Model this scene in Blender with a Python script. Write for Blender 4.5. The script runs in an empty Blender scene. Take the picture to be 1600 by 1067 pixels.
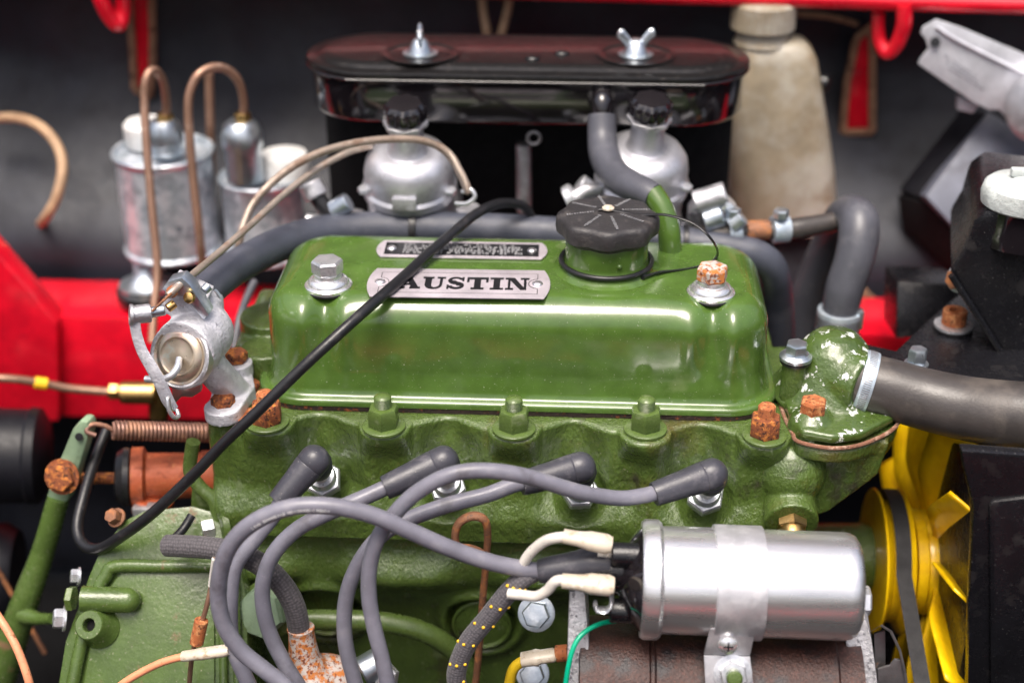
import bpy, bmesh, math, random
from mathutils import Vector, Matrix, noise
random.seed(7)
SC = bpy.context.scene
COL = SC.collection
R_ = math.radians

# ------------------------------------------------------------------ camera
PITCH, YAW, DIST, FP = R_(28), R_(2.9), 1.13, 2222.0
TGT = Vector((0, 0, .055))
FWD = Vector((-math.sin(YAW)*math.cos(PITCH), math.cos(YAW)*math.cos(PITCH), -math.sin(PITCH)))
RGT = Vector((math.cos(YAW), math.sin(YAW), 0))
UPV = RGT.cross(FWD)
CAM = TGT - DIST*FWD
cd = bpy.data.cameras.new('camera'); cam = bpy.data.objects.new('camera', cd); COL.objects.link(cam)
cam.matrix_world = Matrix(((RGT.x, UPV.x, -FWD.x, CAM.x), (RGT.y, UPV.y, -FWD.y, CAM.y), (RGT.z, UPV.z, -FWD.z, CAM.z), (0, 0, 0, 1)))
cd.sensor_width = 36; cd.lens = 50; cd.clip_start = .01; cd.clip_end = 200
cd.dof.use_dof = True; cd.dof.focus_distance = 1.105; cd.dof.aperture_fstop = 2.5
SC.camera = cam
# ------------------------------------------------------------------ sky, sun, exposure
SUN_EL, SUN_AZ = R_(70), R_(196)          # azimuth clockwise from +Y: behind the camera, a little to the left
w = bpy.data.worlds.new('World'); SC.world = w; w.use_nodes = True
nt = w.node_tree; sky = nt.nodes.new('ShaderNodeTexSky'); sky.sky_type = 'NISHITA'; sky.sun_disc = False
sky.sun_elevation = SUN_EL; sky.sun_rotation = SUN_AZ; sky.air_density = 1.0; sky.dust_density = 10.0; sky.ozone_density = 1.0
bg = nt.nodes['Background']; nt.links.new(sky.outputs[0], bg.inputs[0]); bg.inputs[1].default_value = .11
sl = bpy.data.lights.new('sun', 'SUN'); sl.energy = 1.5; sl.angle = R_(30); sl.color = (1, .97, .93)
so = bpy.data.objects.new('sun', sl); COL.objects.link(so)
sd = Vector((math.sin(SUN_AZ)*math.cos(SUN_EL), math.cos(SUN_AZ)*math.cos(SUN_EL), math.sin(SUN_EL)))
so.rotation_euler = sd.to_track_quat('Z', 'Y').to_euler()
SC.view_settings.view_transform = 'Standard'; SC.view_settings.look = 'None'
SC.view_settings.exposure = .92; SC.view_settings.gamma = 1
SC.render.engine = 'CYCLES'

# ------------------------------------------------------------------ placing helpers
def W(px, py, Y=None, Z=None, X=None):
    """point in the engine bay seen at photo pixel (px,py) on the plane Y (or Z, or X) = const"""
    d = FWD*FP + RGT*(px-800) + UPV*(533.5-py)
    t = (Y-CAM.y)/d.y if Y is not None else ((Z-CAM.z)/d.z if Z is not None else (X-CAM.x)/d.x)
    return CAM + t*d
def mpp(p):                       # metres per photo pixel at point p
    return (p-CAM).dot(FWD)/FP
def sstep(a, b, x):
    t = min(1, max(0, (x-a)/(b-a))); return t*t*(3-2*t)
def gau(x, s): return math.exp(-(x/s)**2)
def lerp(a, b, t): return a+(b-a)*t

# ------------------------------------------------------------------ materials
MATS = {}
def mat(name, col, rough=.5, metal=0, layers=(), bump=0, bscale=300, bdet=4, coat=0, rvar=.15, spec=.5, stretch=None, trans=0, sss=0, bdist=.0016):
    """layers: (colour, noise scale, lo, hi, roughness, metallic) laid over the base where a noise lies between lo and hi"""
    if name in MATS: return MATS[name]
    m = bpy.data.materials.new(name); m.use_nodes = True; t = m.node_tree; N = t.nodes; L = t.links
    b = N['Principled BSDF']
    tc = N.new('ShaderNodeTexCoord'); src = tc.outputs['Object']
    if stretch:
        mp = N.new('ShaderNodeMapping'); mp.inputs['Scale'].default_value = stretch; L.new(src, mp.inputs[0]); src = mp.outputs[0]
    def nz(scale, det=4, r=.6):
        n = N.new('ShaderNodeTexNoise'); n.inputs['Scale'].default_value = scale; n.inputs['Detail'].default_value = det
        n.inputs['Roughness'].default_value = r; L.new(src, n.inputs['Vector']); return n.outputs['Fac']
    def rng(f, a, b_, c, d):
        r = N.new('ShaderNodeMapRange'); r.inputs[1].default_value = a; r.inputs[2].default_value = b_
        r.inputs[3].default_value = c; r.inputs[4].default_value = d; L.new(f, r.inputs[0]); return r.outputs[0]
    n0 = nz(45, 5)
    hs = N.new('ShaderNodeMix'); hs.data_type = 'RGBA'
    hs.inputs[6].default_value = (*[c*.8 for c in col], 1); hs.inputs[7].default_value = (*[min(1, c*1.18) for c in col], 1)
    L.new(rng(n0, .3, .7, 0, 1), hs.inputs[0]); c = hs.outputs[2]
    n1 = nz(120, 3)
    r = rng(n1, .3, .7, max(.02, rough*(1-rvar)), min(1, rough*(1+rvar)))
    mt = None
    for (lc, sc, lo, hi, lr, lm) in layers:
        f = rng(nz(sc, 6, .65), lo, hi, 0, 1)
        x = N.new('ShaderNodeMix'); x.data_type = 'RGBA'; L.new(f, x.inputs[0]); L.new(c, x.inputs[6]); x.inputs[7].default_value = (*lc, 1); c = x.outputs[2]
        x = N.new('ShaderNodeMix'); L.new(f, x.inputs[0]); L.new(r, x.inputs[2]); x.inputs[3].default_value = lr; r = x.outputs[0]
        if lm != metal or mt:
            x = N.new('ShaderNodeMix'); L.new(f, x.inputs[0]); x.inputs[2].default_value = metal; x.inputs[3].default_value = lm
            if mt: L.new(mt, x.inputs[2])
            mt = x.outputs[0]
    L.new(c, b.inputs['Base Color']); L.new(r, b.inputs['Roughness'])
    b.inputs['Metallic'].default_value = metal
    if mt: L.new(mt, b.inputs['Metallic'])
    b.inputs['Specular IOR Level'].default_value = spec
    b.inputs['Coat Weight'].default_value = coat; b.inputs['Coat Roughness'].default_value = .09
    if trans: b.inputs['Transmission Weight'].default_value = trans
    if sss:
        b.inputs['Subsurface Weight'].default_value = sss; b.inputs['Subsurface Radius'].default_value = (.01, .008, .005); b.inputs['Subsurface Scale'].default_value = 1
    if bump:
        bp = N.new('ShaderNodeBump'); bp.inputs['Strength'].default_value = bump; bp.inputs['Distance'].default_value = bdist
        L.new(nz(bscale, bdet), bp.inputs['Height']); L.new(bp.outputs[0], b.inputs['Normal'])
    MATS[name] = m; return m
RUSTO, RUSTD = (.42, .12, .025), (.10, .028, .012)
DUST = (.30, .29, .22)
G1 = (.066, .126, .023)
mat('green_gloss', G1, .20, 0, [((.10, .17, .045), 14, .60, .85, .25, 0), ((.20, .06, .015), 23, .76, .80, .4, 0), ((.26, .29, .16), 6, .58, .78, .35, 0), ((.42, .43, .34), 620, .655, .70, .7, 0)], bump=.10, bscale=120, bdet=3, coat=.6)
mat('green_cast', (.070, .114, .023), .20, 0, [((.085, .072, .016), 11, .58, .72, .3, 0), ((.12, .16, .07), 70, .60, .74, .45, 0), ((.035, .035, .018), 24, .60, .70, .45, 0), (DUST, 560, .66, .71, .7, 0)], bump=1.0, bscale=430, bdet=3, coat=.5, stretch=(1, 1, .6), bdist=.0017)
mat('green_dusty', (.068, .112, .026), .26, 0, [((.12, .16, .065), 12, .58, .82, .4, 0), ((.05, .075, .02), 30, .6, .75, .5, 0), ((.17, .10, .05), 34, .62, .70, .7, 0), (DUST, 420, .63, .69, .7, 0)], bump=.35, bscale=260, coat=.2)
mat('green_glint_corroded', (.058, .098, .02), .2, 0, [((.62, .64, .62), 100, .595, .625, .55, 0), ((.16, .20, .10), 40, .68, .75, .5, 0)], bump=.8, bscale=220, coat=.6)  # white spots: highlights of the lumpy paint put into the colour, plus corrosion
mat('green_part', (.08, .125, .03), .28, 0, [((.19, .22, .12), 60, .60, .75, .5, 0), ((.25, .10, .03), 110, .68, .74, .7, 0)], bump=.3, bscale=400, coat=.3)
mat('green_pale', (.22, .31, .20), .4, 0, [((.12, .18, .09), 80, .6, .75, .5, 0)], bump=.3, bscale=400)
mat('rust', (.20, .055, .018), .85, 0, [((.55, .19, .04), 210, .50, .60, .9, 0), ((.045, .016, .010), 300, .53, .60, .9, 0), ((.38, .30, .24), 500, .70, .76, .6, 0)], bump=.4, bscale=420)
mat('rust_orange', (.34, .10, .03), .8, 0, [((.52, .23, .09), 200, .5, .62, .85, 0), ((.12, .035, .015), 330, .54, .62, .9, 0)], bump=.4, bscale=420)
mat('rust_thin', (.24, .11, .06), .6, .3, [((.40, .15, .05), 90, .5, .62, .8, 0), ((.10, .06, .045), 200, .58, .66, .7, 0)], bump=.5, bscale=600)
mat('rust_white', (.52, .47, .44), .6, .2, [((.50, .17, .04), 190, .47, .55, .85, 0), ((.18, .05, .025), 330, .54, .60, .9, 0)], bump=.4, bscale=350)
mat('zinc', (.74, .75, .78), .30, .75, [((.44, .46, .50), 160, .52, .7, .45, .8), ((.45, .25, .12), 160, .72, .76, .7, .2)], bump=.12, bscale=500)
mat('zinc_blue', (.50, .56, .62), .32, .9, [((.74, .78, .82), 70, .5, .7, .3, .8)], bump=.15, bscale=400)
mat('plug_zinc', (.62, .65, .70), .32, .6, [((.40, .42, .46), 260, .56, .66, .45, .7)])
mat('chrome', (.86, .86, .88), .20, .82, [((.5, .45, .42), 130, .66, .74, .5, .6)], rvar=.3)
mat('galvanised', (.46, .52, .58), .34, .5, [((.70, .74, .80), 60, .48, .54, .32, .5), ((.20, .25, .32), 75, .58, .64, .45, .6)], bump=.06, bscale=200)
mat('alloy', (.54, .54, .57), .42, .85, [((.74, .74, .78), 60, .55, .72, .5, .5), ((.30, .30, .33), 140, .64, .72, .6, .6)], bump=.4, bscale=420)
mat('alloy_rough', (.55, .55, .58), .6, .6, [((.20, .20, .22), 180, .55, .62, .7, .4), ((.80, .80, .82), 120, .62, .7, .6, .3)], bump=1, bscale=300)
mat('alloy_cast', (.62, .62, .66), .40, .8, [((.42, .41, .44), 60, .6, .72, .45, .8)], bump=.15, bscale=300)
mat('coil_alloy', (.88, .87, .88), .29, .88, [((.72, .71, .74), 50, .5, .75, .34, .9), ((.84, .84, .86), 420, .72, .76, .5, .6)], bump=.05, bscale=90, stretch=(.15, 1, 1))
mat('strap_alloy', (.58, .58, .61), .45, .7, [((.70, .70, .72), 90, .5, .7, .5, .6)], bump=.1, bscale=600)
mat('cable_casing', (.40, .33, .28), .4, .5, [((.24, .16, .12), 60, .5, .66, .6, .3)])
mat('red_oxide', (.36, .075, .025), .55, 0, [((.20, .045, .02), 120, .52, .64, .8, 0), ((.50, .20, .08), 220, .60, .68, .85, 0)], bump=.4, bscale=420)
mat('black_dull', (.006, .006, .009), .45, spec=.3)
mat('passivate', (.60, .50, .38), .3, .85, [((.66, .44, .40), 45, .5, .65, .3, .85), ((.55, .58, .52), 60, .6, .7, .35, .85)])
mat('brass', (.62, .40, .15), .3, 1, [((.30, .17, .06), 90, .58, .7, .5, .8)], bump=.1)
mat('copper_pipe', (.36, .21, .145), .32, .6, [((.23, .13, .09), 80, .55, .7, .5, .5), ((.55, .44, .36), 50, .62, .75, .5, .4)])
mat('rubber_grey', (.072, .074, .090), .40, 0, [((.12, .12, .135), 50, .55, .8, .6, 0), ((.055, .055, .065), 90, .6, .75, .5, 0)], bump=.1, bscale=500)
mat('rubber_lead', (.162, .160, .196), .36, 0, [((.21, .205, .23), 45, .55, .75, .5, 0), ((.09, .085, .10), 28, .58, .72, .45, 0), ((.32, .31, .33), 480, .67, .72, .7, 0)], bump=.06, bscale=500)
mat('rubber_dark', (.012, .012, .014), .34, 0, [((.04, .036, .038), 70, .55, .78, .5, 0)], bump=.12, bscale=500)
mat('rubber_hose', (.058, .064, .086), .45, 0, [((.10, .105, .13), 30, .5, .75, .6, 0), ((.05, .05, .06), 70, .64, .75, .5, 0)], bump=.2, bscale=700)
mat('rubber_brown', (.050, .044, .042), .34, 0, [((.105, .09, .078), 22, .5, .7, .5, 0), ((.04, .036, .038), 40, .6, .72, .35, 0)], bump=.12, bscale=500)
mat('boot_rubber', (.045, .045, .057), .36, 0, [((.10, .095, .11), 75, .55, .72, .55, 0), ((.30, .29, .28), 520, .66, .71, .7, 0)], bump=.12, bscale=500)
mat('black_gloss', (.010, .008, .010), .10, 0, [((.05, .045, .042), 330, .66, .74, .55, 0)], bump=.03, bscale=120, coat=.8)
mat('black_lid', (.006, .0055, .006), .34, 0, [((.05, .042, .038), 260, .58, .72, .5, 0), ((.30, .16, .09), 400, .74, .78, .7, 0)], bump=.15, bscale=260, coat=.3)
mat('black_satin', (.007, .007, .009), .26, 0, [((.025, .023, .023), 40, .56, .75, .5, 0), ((.16, .155, .15), 620, .655, .70, .8, 0)], bump=.2, bscale=600)
mat('black_plastic', (.030, .028, .030), .45, 0, [((.09, .08, .075), 80, .55, .75, .65, 0), ((.2, .17, .15), 700, .72, .78, .8, 0)], bump=.35, bscale=500)
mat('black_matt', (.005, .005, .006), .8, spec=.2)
mat('lid_grey', (.13, .14, .18), .42, 0, [((.05, .05, .065), 30, .55, .75, .5, 0)])
mat('alloy_oxide', (.58, .58, .63), .5, .35, [((.68, .68, .72), 110, .5, .66, .6, .2), ((.26, .26, .29), 260, .62, .68, .6, .4)], bump=.6, bscale=420)
mat('brown_black', (.05, .026, .02), .5, 0, [((.10, .05, .035), 50, .5, .7, .6, 0)], bump=.3, bscale=200)
mat('generator_rust', (.036, .014, .011), .46, .2, [((.11, .042, .03), 420, .54, .62, .6, .1), ((.018, .014, .016), 60, .50, .64, .35, .2), ((.02, .018, .02), 420, .60, .66, .5, .2), ((.55, .5, .46), 900, .76, .79, .7, 0)], bump=.5, bscale=500)
mat('belt_rubber', (.016, .016, .018), .72, 0, [((.035, .035, .04), 900, .5, .7, .8, 0)], bump=.3, bscale=1500)
mat('red_paint', (.68, .006, .022), .20, 0, [((.50, .004, .018), 20, .5, .7, .3, 0)], coat=.7, bump=.03, bscale=90)
mat('yellow_paint', (.95, .55, .004), .32, 0, [((.66, .30, .003), 25, .55, .75, .4, 0), ((.30, .22, .10), 160, .70, .76, .6, 0)], coat=.3, bump=.15, bscale=200)
mat('insulation', (.0095, .0115, .020), .55, 0, [((.018, .021, .035), 9, .45, .72, .5, 0), ((.006, .007, .012), 14, .55, .72, .7, 0)], bump=.35, bscale=700, spec=.6)
mat('felt_edge', (.30, .17, .10), .9, 0, [((.12, .06, .035), 70, .5, .65, .9, 0)], bump=1, bscale=500)
mat('tan_wire', (.42, .27, .16), .6, 0, [((.25, .14, .08), 60, .5, .7, .6, 0)])
mat('bottle_plastic', (.29, .245, .175), .36, 0, [((.42, .40, .35), 14, .45, .66, .4, 0), ((.19, .135, .075), 17, .55, .75, .5, 0)], sss=.25, bump=.1, bscale=80)
mat('white_plastic', (.66, .66, .65), .4, 0, [((.50, .49, .47), 60, .55, .75, .6, 0)], bump=.1)
mat('cap_white', (.52, .56, .55), .5, 0, [((.34, .37, .36), 60, .5, .7, .6, 0)], bump=.5, bscale=300)
mat('sleeve', (.52, .46, .37), .32, 0, [((.34, .25, .16), 190, .54, .66, .5, 0), ((.64, .61, .55), 120, .58, .68, .4, 0)], spec=.6)
mat('white_wire', (.60, .57, .52), .45, 0, [((.12, .10, .12), 160, .62, .66, .6, 0)])
mat('green_wire', (.0, .36, .20), .3); mat('yellow_wire', (.78, .52, .02), .35, 0, [((.1, .35, .05), 110, .62, .66, .4, 0)])
mat('orange_wire', (.75, .30, .16), .45, 0, [((.35, .14, .06), 130, .6, .64, .6, 0)])
mat('yellow_tape', (.85, .5, .02), .5)
mat('plate_metal', (.54, .49, .53), .40, .4, [((.74, .71, .74), 500, .66, .72, .4, .7), ((.42, .39, .41), 90, .55, .75, .45, .7)], bump=.15, bscale=900)
mat('ink_black', (.010, .010, .012), .4); mat('print_white', (.55, .55, .56), .5); mat('print_grey', (.22, .22, .23), .6)
mat('rivet_metal', (.74, .72, .74), .3, .9)
mat('cork', (.030, .018, .014), .9, 0, [((.28, .07, .02), 130, .58, .66, .9, 0)], bump=1, bscale=600)
mat('gasket_rust', (.22, .10, .06), .9, 0, [((.45, .30, .22), 160, .5, .62, .9, 0), ((.08, .04, .03), 240, .6, .66, .9, 0)], bump=1, bscale=600)
mat('clip_blue', (.46, .54, .62), .42, .55, [((.64, .70, .76), 70, .5, .68, .4, .5)], bump=.1)
mat('label_white', (.62, .63, .68), .38, .3, [((.5, .5, .55), 30, .5, .7, .45, .3)])
mat('dark_print', (.09, .09, .12), .5)
mat('steel_grey', (.30, .29, .30), .4, .8, [((.36, .16, .07), 60, .62, .70, .8, .1)], bump=.3)
mat('spring_steel', (.24, .13, .10), .42, .5, [((.40, .2, .12), 90, .5, .7, .6, .3)])

def braid(name, col, hi, tracer=None):
    m = bpy.data.materials.new(name); m.use_nodes = True; t = m.node_tree; N, L = t.nodes, t.links; b = N['Principled BSDF']
    uv = N.new('ShaderNodeUVMap'); mp = N.new('ShaderNodeMapping'); mp.inputs['Scale'].default_value = (9, 420, 1); L.new(uv.outputs[0], mp.inputs[0])
    v = N.new('ShaderNodeTexVoronoi'); v.inputs['Scale'].default_value = 1; v.inputs['Randomness'].default_value = .35; v.voronoi_dimensions = '2D'; L.new(mp.outputs[0], v.inputs['Vector'])
    mx = N.new('ShaderNodeMix'); mx.data_type = 'RGBA'; mx.inputs[6].default_value = (*hi, 1); mx.inputs[7].default_value = (*col, 1)
    L.new(v.outputs['Distance'], mx.inputs[0]); L.new(mx.outputs[2], b.inputs['Base Color'])
    bp = N.new('ShaderNodeBump'); bp.invert = True; bp.inputs['Strength'].default_value = .9; bp.inputs['Distance'].default_value = .0008
    L.new(v.outputs['Distance'], bp.inputs['Height']); L.new(bp.outputs[0], b.inputs['Normal'])
    b.inputs['Roughness'].default_value = .75; b.inputs['Sheen Weight'].default_value = .15
    MATS[name] = m
braid('braid_black', (.010, .009, .011), (.11, .10, .11))
braid('braid_harness', (.016, .014, .019), (.12, .112, .125))

# ------------------------------------------------------------------ mesh helpers (all meshes in world metres)
def put(name, verts, faces, m, parent=None, sharp=38, uvs=None, smooth=True):
    me = bpy.data.meshes.new(name); me.from_pydata([tuple(v) for v in verts], [], faces); 
    bm = bmesh.new(); bm.from_mesh(me)
    bmesh.ops.recalc_face_normals(bm, faces=bm.faces)
    lim = math.radians(sharp)
    for f in bm.faces: f.smooth = smooth
    for e in bm.edges:
        if len(e.link_faces) == 2 and e.calc_face_angle(0) > lim: e.smooth = False
    if uvs:
        bm.verts.ensure_lookup_table(); lay = bm.loops.layers.uv.new('UVMap')
        for f in bm.faces:
            for l in f.loops: l[lay].uv = uvs[l.vert.index]
    bm.to_mesh(me); bm.free(); me.update()
    return link(name, me, m, parent)
def link(name, me, m, parent=None):
    o = bpy.data.objects.new(name, me); COL.objects.link(o)
    if m:
        me.materials.clear(); me.materials.append(MATS[m] if isinstance(m, str) else m)
    if parent:
        o.parent = parent
        if parent.type == 'EMPTY': o.matrix_parent_inverse = Matrix.Translation(-parent.location)
    return o
def tag(o, label, cat, group=None):
    o['label'] = label; o['category'] = cat
    if group: o['group'] = group
    return o
def thing(name, loc, label, cat, group=None):
    o = bpy.data.objects.new(name, None); COL.objects.link(o); o.location = loc; o.empty_display_size = .02
    return tag(o, label, cat, group)
def struct(o): o['kind'] = 'structure'; return o

def catmull(P, n=8):
    out = []; k = len(P)
    for i in range(k-1):
        p0, p1, p2, p3 = P[max(i-1, 0)], P[i], P[i+1], P[min(i+2, k-1)]
        for j in range(n):
            t = j/n
            out.append(.5*((2*p1)+(p2-p0)*t+(2*p0-5*p1+4*p2-p3)*t*t+(3*p1-p0-3*p2+p3)*t**3))
    out.append(P[-1]); return out
def sweep(pts, rad, n=14, flat=None):
    """tube along points; flat=(a,b) scales the section in two directions"""
    V, F, UV = [], [], []
    T = [(pts[min(i+1, len(pts)-1)]-pts[max(i-1, 0)]).normalized() for i in range(len(pts))]
    up = Vector((0, 0, 1)) if abs(T[0].z) < .9 else Vector((0, 1, 0))
    N = (up-T[0]*up.dot(T[0])).normalized(); s = 0
    for i, p in enumerate(pts):
        if i:
            N = (N-T[i]*N.dot(T[i])).normalized(); s += (pts[i]-pts[i-1]).length
        B = T[i].cross(N); r = rad[i] if isinstance(rad, (list, tuple)) else rad
        fa, fb = flat if flat else (1, 1)
        for j in range(n):
            a = 2*math.pi*j/n; V.append(p+(N*math.cos(a)*fa+B*math.sin(a)*fb)*r); UV.append((abs(2*j/n-1), s))
    m = len(pts)
    for i in range(m-1):
        for j in range(n):
            F.append((i*n+j, i*n+(j+1) % n, (i+1)*n+(j+1) % n, (i+1)*n+j))
    F.append(tuple(range(n))); F.append(tuple((m-1)*n+j for j in reversed(range(n))))
    return V, F, UV
def WP(path): return [W(a, b, Y=c) for a, b, c in path]
def tube(name, path, rpx, m, parent=None, n=14, seg=8, ridges=None, flat=None, taper=None):
    P = WP(path) if not isinstance(path[0], Vector) else path
    S = catmull(P, seg)
    if isinstance(rpx, (list, tuple)):
        k = len(S)-1; r = []
        for i in range(len(S)):
            f = i/k*(len(rpx)-1); a = int(min(f, len(rpx)-2)); r.append(lerp(rpx[a], rpx[a+1], f-a)*mpp(S[i]))
    else:
        mid = sum((mpp(p) for p in P), 0)/len(P); r = [rpx*mid]*len(S)
    if ridges:
        r = [x*(1+.13*(1 if (i % 2) else -1)) for i, x in enumerate(r)]
    V, F, UV = sweep(S, r, n, flat)
    return put(name, V, F, m, parent, uvs=UV, sharp=50)
def basis(ax):
    ax = Vector(ax).normalized(); u = Vector((0, 0, 1)) if abs(ax.z) < .9 else Vector((1, 0, 0))
    x = (u-ax*u.dot(ax)).normalized(); return x, ax.cross(x), ax
def lathe_vf(prof, o, ax, n=40, mod=None, rot=0):
    x, y, z = basis(ax); V, F = [], []; o = Vector(o)
    for (r, h) in prof:
        for j in range(n):
            a = 2*math.pi*j/n+rot; rr = r*(mod(a, h) if mod else 1)
            V.append(o+x*math.cos(a)*rr+y*math.sin(a)*rr+z*h)
    k = len(prof)
    for i in range(k-1):
        for j in range(n): F.append((i*n+j, i*n+(j+1) % n, (i+1)*n+(j+1) % n, (i+1)*n+j))
    F.append(tuple(reversed(range(n)))); F.append(tuple((k-1)*n+j for j in range(n)))
    return V, F
def lathe(name, prof, o, ax, m, parent=None, n=40, mod=None, rot=0, sharp=38):
    return put(name, *lathe_vf(prof, o, ax, n, mod, rot), m, parent, sharp)
def merge(*vfs):
    V, F = [], []
    for v, f in vfs:
        k = len(V); V += list(v); F += [tuple(i+k for i in q) for q in f]
    return V, F
def fuse(o, vox=.0014, it=6):
    """weld the overlapping solids of a casting into one skin with soft fillets"""
    md = o.modifiers.new('r', 'REMESH'); md.mode = 'VOXEL'; md.voxel_size = vox; md.use_smooth_shade = True
    md = o.modifiers.new('s', 'SMOOTH'); md.iterations = it; md.factor = .5
    dg = bpy.context.evaluated_depsgraph_get(); me = bpy.data.meshes.new_from_object(o.evaluated_get(dg))
    o.modifiers.clear(); old = o.data; o.data = me; bpy.data.meshes.remove(old)
    for p in me.polygons: p.use_smooth = True
    return o
def box_vf(c, sx, sy, sz, rot=None, bev=0, seg=2):
    bm = bmesh.new(); bmesh.ops.create_cube(bm, size=1)
    for v in bm.verts: v.co = Vector((v.co.x*sx, v.co.y*sy, v.co.z*sz))
    if bev: bmesh.ops.bevel(bm, geom=bm.edges[:], offset=bev, segments=seg, profile=.6, affect='EDGES')
    if rot is not None: bmesh.ops.transform(bm, matrix=rot.to_4x4(), verts=bm.verts)
    bm.verts.index_update(); c = Vector(c)
    V = [v.co+c for v in bm.verts]; F = [tuple(v.index for v in f.verts) for f in bm.faces]; bm.free(); return V, F
def box(name, c, s, m, parent=None, rot=None, bev=.001): return put(name, *box_vf(c, *s, rot, bev), m, parent)
def slab_vf(P, ext, bev=.001, seg=2):
    bm = bmesh.new(); f = bm.faces.new([bm.verts.new(p) for p in P])
    g = bmesh.ops.extrude_face_region(bm, geom=[f])
    vs = [e for e in g['geom'] if isinstance(e, bmesh.types.BMVert)]
    bmesh.ops.translate(bm, verts=vs, vec=Vector(ext))
    bmesh.ops.recalc_face_normals(bm, faces=bm.faces)
    if bev: bmesh.ops.bevel(bm, geom=[e for e in bm.edges if len(e.link_faces) == 2 and e.calc_face_angle(0) > .5], offset=bev, segments=seg, profile=.6, affect='EDGES')
    bm.verts.index_update(); V = [v.co.copy() for v in bm.verts]; F = [tuple(v.index for v in f.verts) for f in bm.faces]; bm.free(); return V, F
def slab(name, P, ext, m, parent=None, bev=.001): return put(name, *slab_vf(P, ext, bev), m, parent)
def hexhead(name, o, ax, r, h, m, parent, rot=0, washer=None, dome=False):
    V, F = lathe_vf([(r*.96, 0), (r, h*.06), (r, h*.80), (r*.90, h*.96), (r*.62, h), (r*.3, h*(1.05 if dome else 1.0))], o, ax, 6, rot=rot)
    return put(name, V, F, m, parent, sharp=25)
def cyl(name, a, b, r, m, parent=None, n=28, bev=None):
    a, b = Vector(a), Vector(b); L = (b-a).length; e = bev if bev is not None else min(r, L)*.12
    return lathe(name, [(r-e, 0), (r, e), (r, L-e), (r-e, L)], a, b-a, m, parent, n)
def cyl_vf(a, b, r, n=24):
    a, b = Vector(a), Vector(b); return lathe_vf([(r, 0), (r, (b-a).length)], a, b-a, n)
def ball_vf(c, r, sc=(1, 1, 1), n=20):
    V, F = lathe_vf([(max(1e-5, math.sin(math.pi*i/12))*r, -math.cos(math.pi*i/12)*r) for i in range(13)], (0, 0, 0), (0, 0, 1), n)
    return [Vector((v.x*sc[0], v.y*sc[1], v.z*sc[2]))+Vector(c) for v in V], F
UP = Vector((0, 0, 1)); TOCAM = -FWD
# ====================================================================== SETTING
# bulkhead with soft quilted sound insulation
def bulkhead():
    V, F = [], []; nx, nz = 120, 70
    for i in range(nx+1):
        for j in range(nz+1):
            x = -.95+1.9*i/nx; z = -.5+.86*j/nz
            y = .56+.030*noise.noise(Vector((x*5, z*6, 3)))+.007*noise.noise(Vector((x*14, z*14, 9)))+.02*gau(x+.36, .04)-.15*sstep(.12, -.09, z)
            V.append((x, y, z))
    for i in range(nx):
        for j in range(nz):
            a = i*(nz+1)+j; F.append((a, a+nz+1, a+nz+2, a+1))
    return struct(put('bulkhead_insulation', V, F, 'insulation'))
bulkhead()
# steel crossmember (red) running behind the engine, with its ledge and front face
zsh = W(250, 497, Y=.30).z
struct(box('crossmember', (0.0, .345, zsh-.062), (1.5, .09, .124), 'red_paint', bev=.006))
# inner wing panel at the left edge
P = [W(-60, 335, Y=.285), W(88, 506, Y=.285), W(92, 658, Y=.285), W(-60, 662, Y=.285)]
struct(slab('inner_wing', P, (0, .03, 0), 'red_paint', bev=.003))
struct(box('light_block_floor', (0, .0, -.52), (2.2, 1.5, .02), 'black_matt'))  # dark plane added to block light from below
struct(box('side_light_block', (-.72, -.1, -.30), (.02, 1.3, .42), 'black_satin'))  # dark panels added out of view, left and right, to block sideways light
struct(box('side_light_block', (.78, -.1, -.22), (.02, 1.3, .60), 'black_satin'))
# front panel of the car, below the picture: its red lip shows only as a reflection in the bright metal
struct(box('front_panel', (0, -.56, -.26), (1.5, .05, .10), 'red_paint', bev=.012))
struct(box('front_grille_backing', (0, -.585, -.42), (1.5, .02, .22), 'black_satin'))
# scuttle edge along the top and the opened bonnet that stands above it
sc_a, sc_b = W(560, -22, Y=.42), W(1720, 12, Y=.42)
scu = thing('bonnet', (sc_a+sc_b)/2, 'red painted bonnet edge crossing the top right corner', 'bonnet')
tube('hem', [lerp(sc_a, sc_b, t) for t in (-.6, 0, .35, .7, 1, 1.4)], 15, 'red_paint', scu, n=16)
hz = sc_a.z
slab('skin', [Vector((-.95, .44, hz+.022)), Vector((.95, .44, hz+.03)), Vector((.85, .74, hz+.95)), Vector((-.85, .74, hz+.95))], (0, .012, -.004), 'red_paint', scu, bev=.003)
slab('underside_liner', [Vector((-.90, .434, hz+.026)), Vector((.90, .434, hz+.034)), Vector((.82, .734, hz+.93)), Vector((-.82, .734, hz+.93))], (0, .004, -.001), 'black_matt', scu, bev=.001)
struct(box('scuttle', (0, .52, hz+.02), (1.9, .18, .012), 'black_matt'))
for sx, px in ((0, 172), (1, 1392)):
    if sx: pth = [(1412, 8, .415), (1412, 40, .415), (1400, 72, .42), (1385, 82, .425), (1373, 60, .43), (1372, 20, .43)]; rp = [13, 13, 12, 12, 11, 11]
    else: pth = [(150, -30, .415), (158, 0, .415), (172, 28, .42), (186, 38, .425), (192, 15, .43), (190, -30, .43)]; rp = 13
    h = tube('hinge_loop', pth, rp, 'red_paint', n=14)
    tag(h, 'red hinge loop hanging from the bonnet edge at upper right' if sx else 'red hinge loop at the top left beside the hanging strap', 'hinge')

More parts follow.
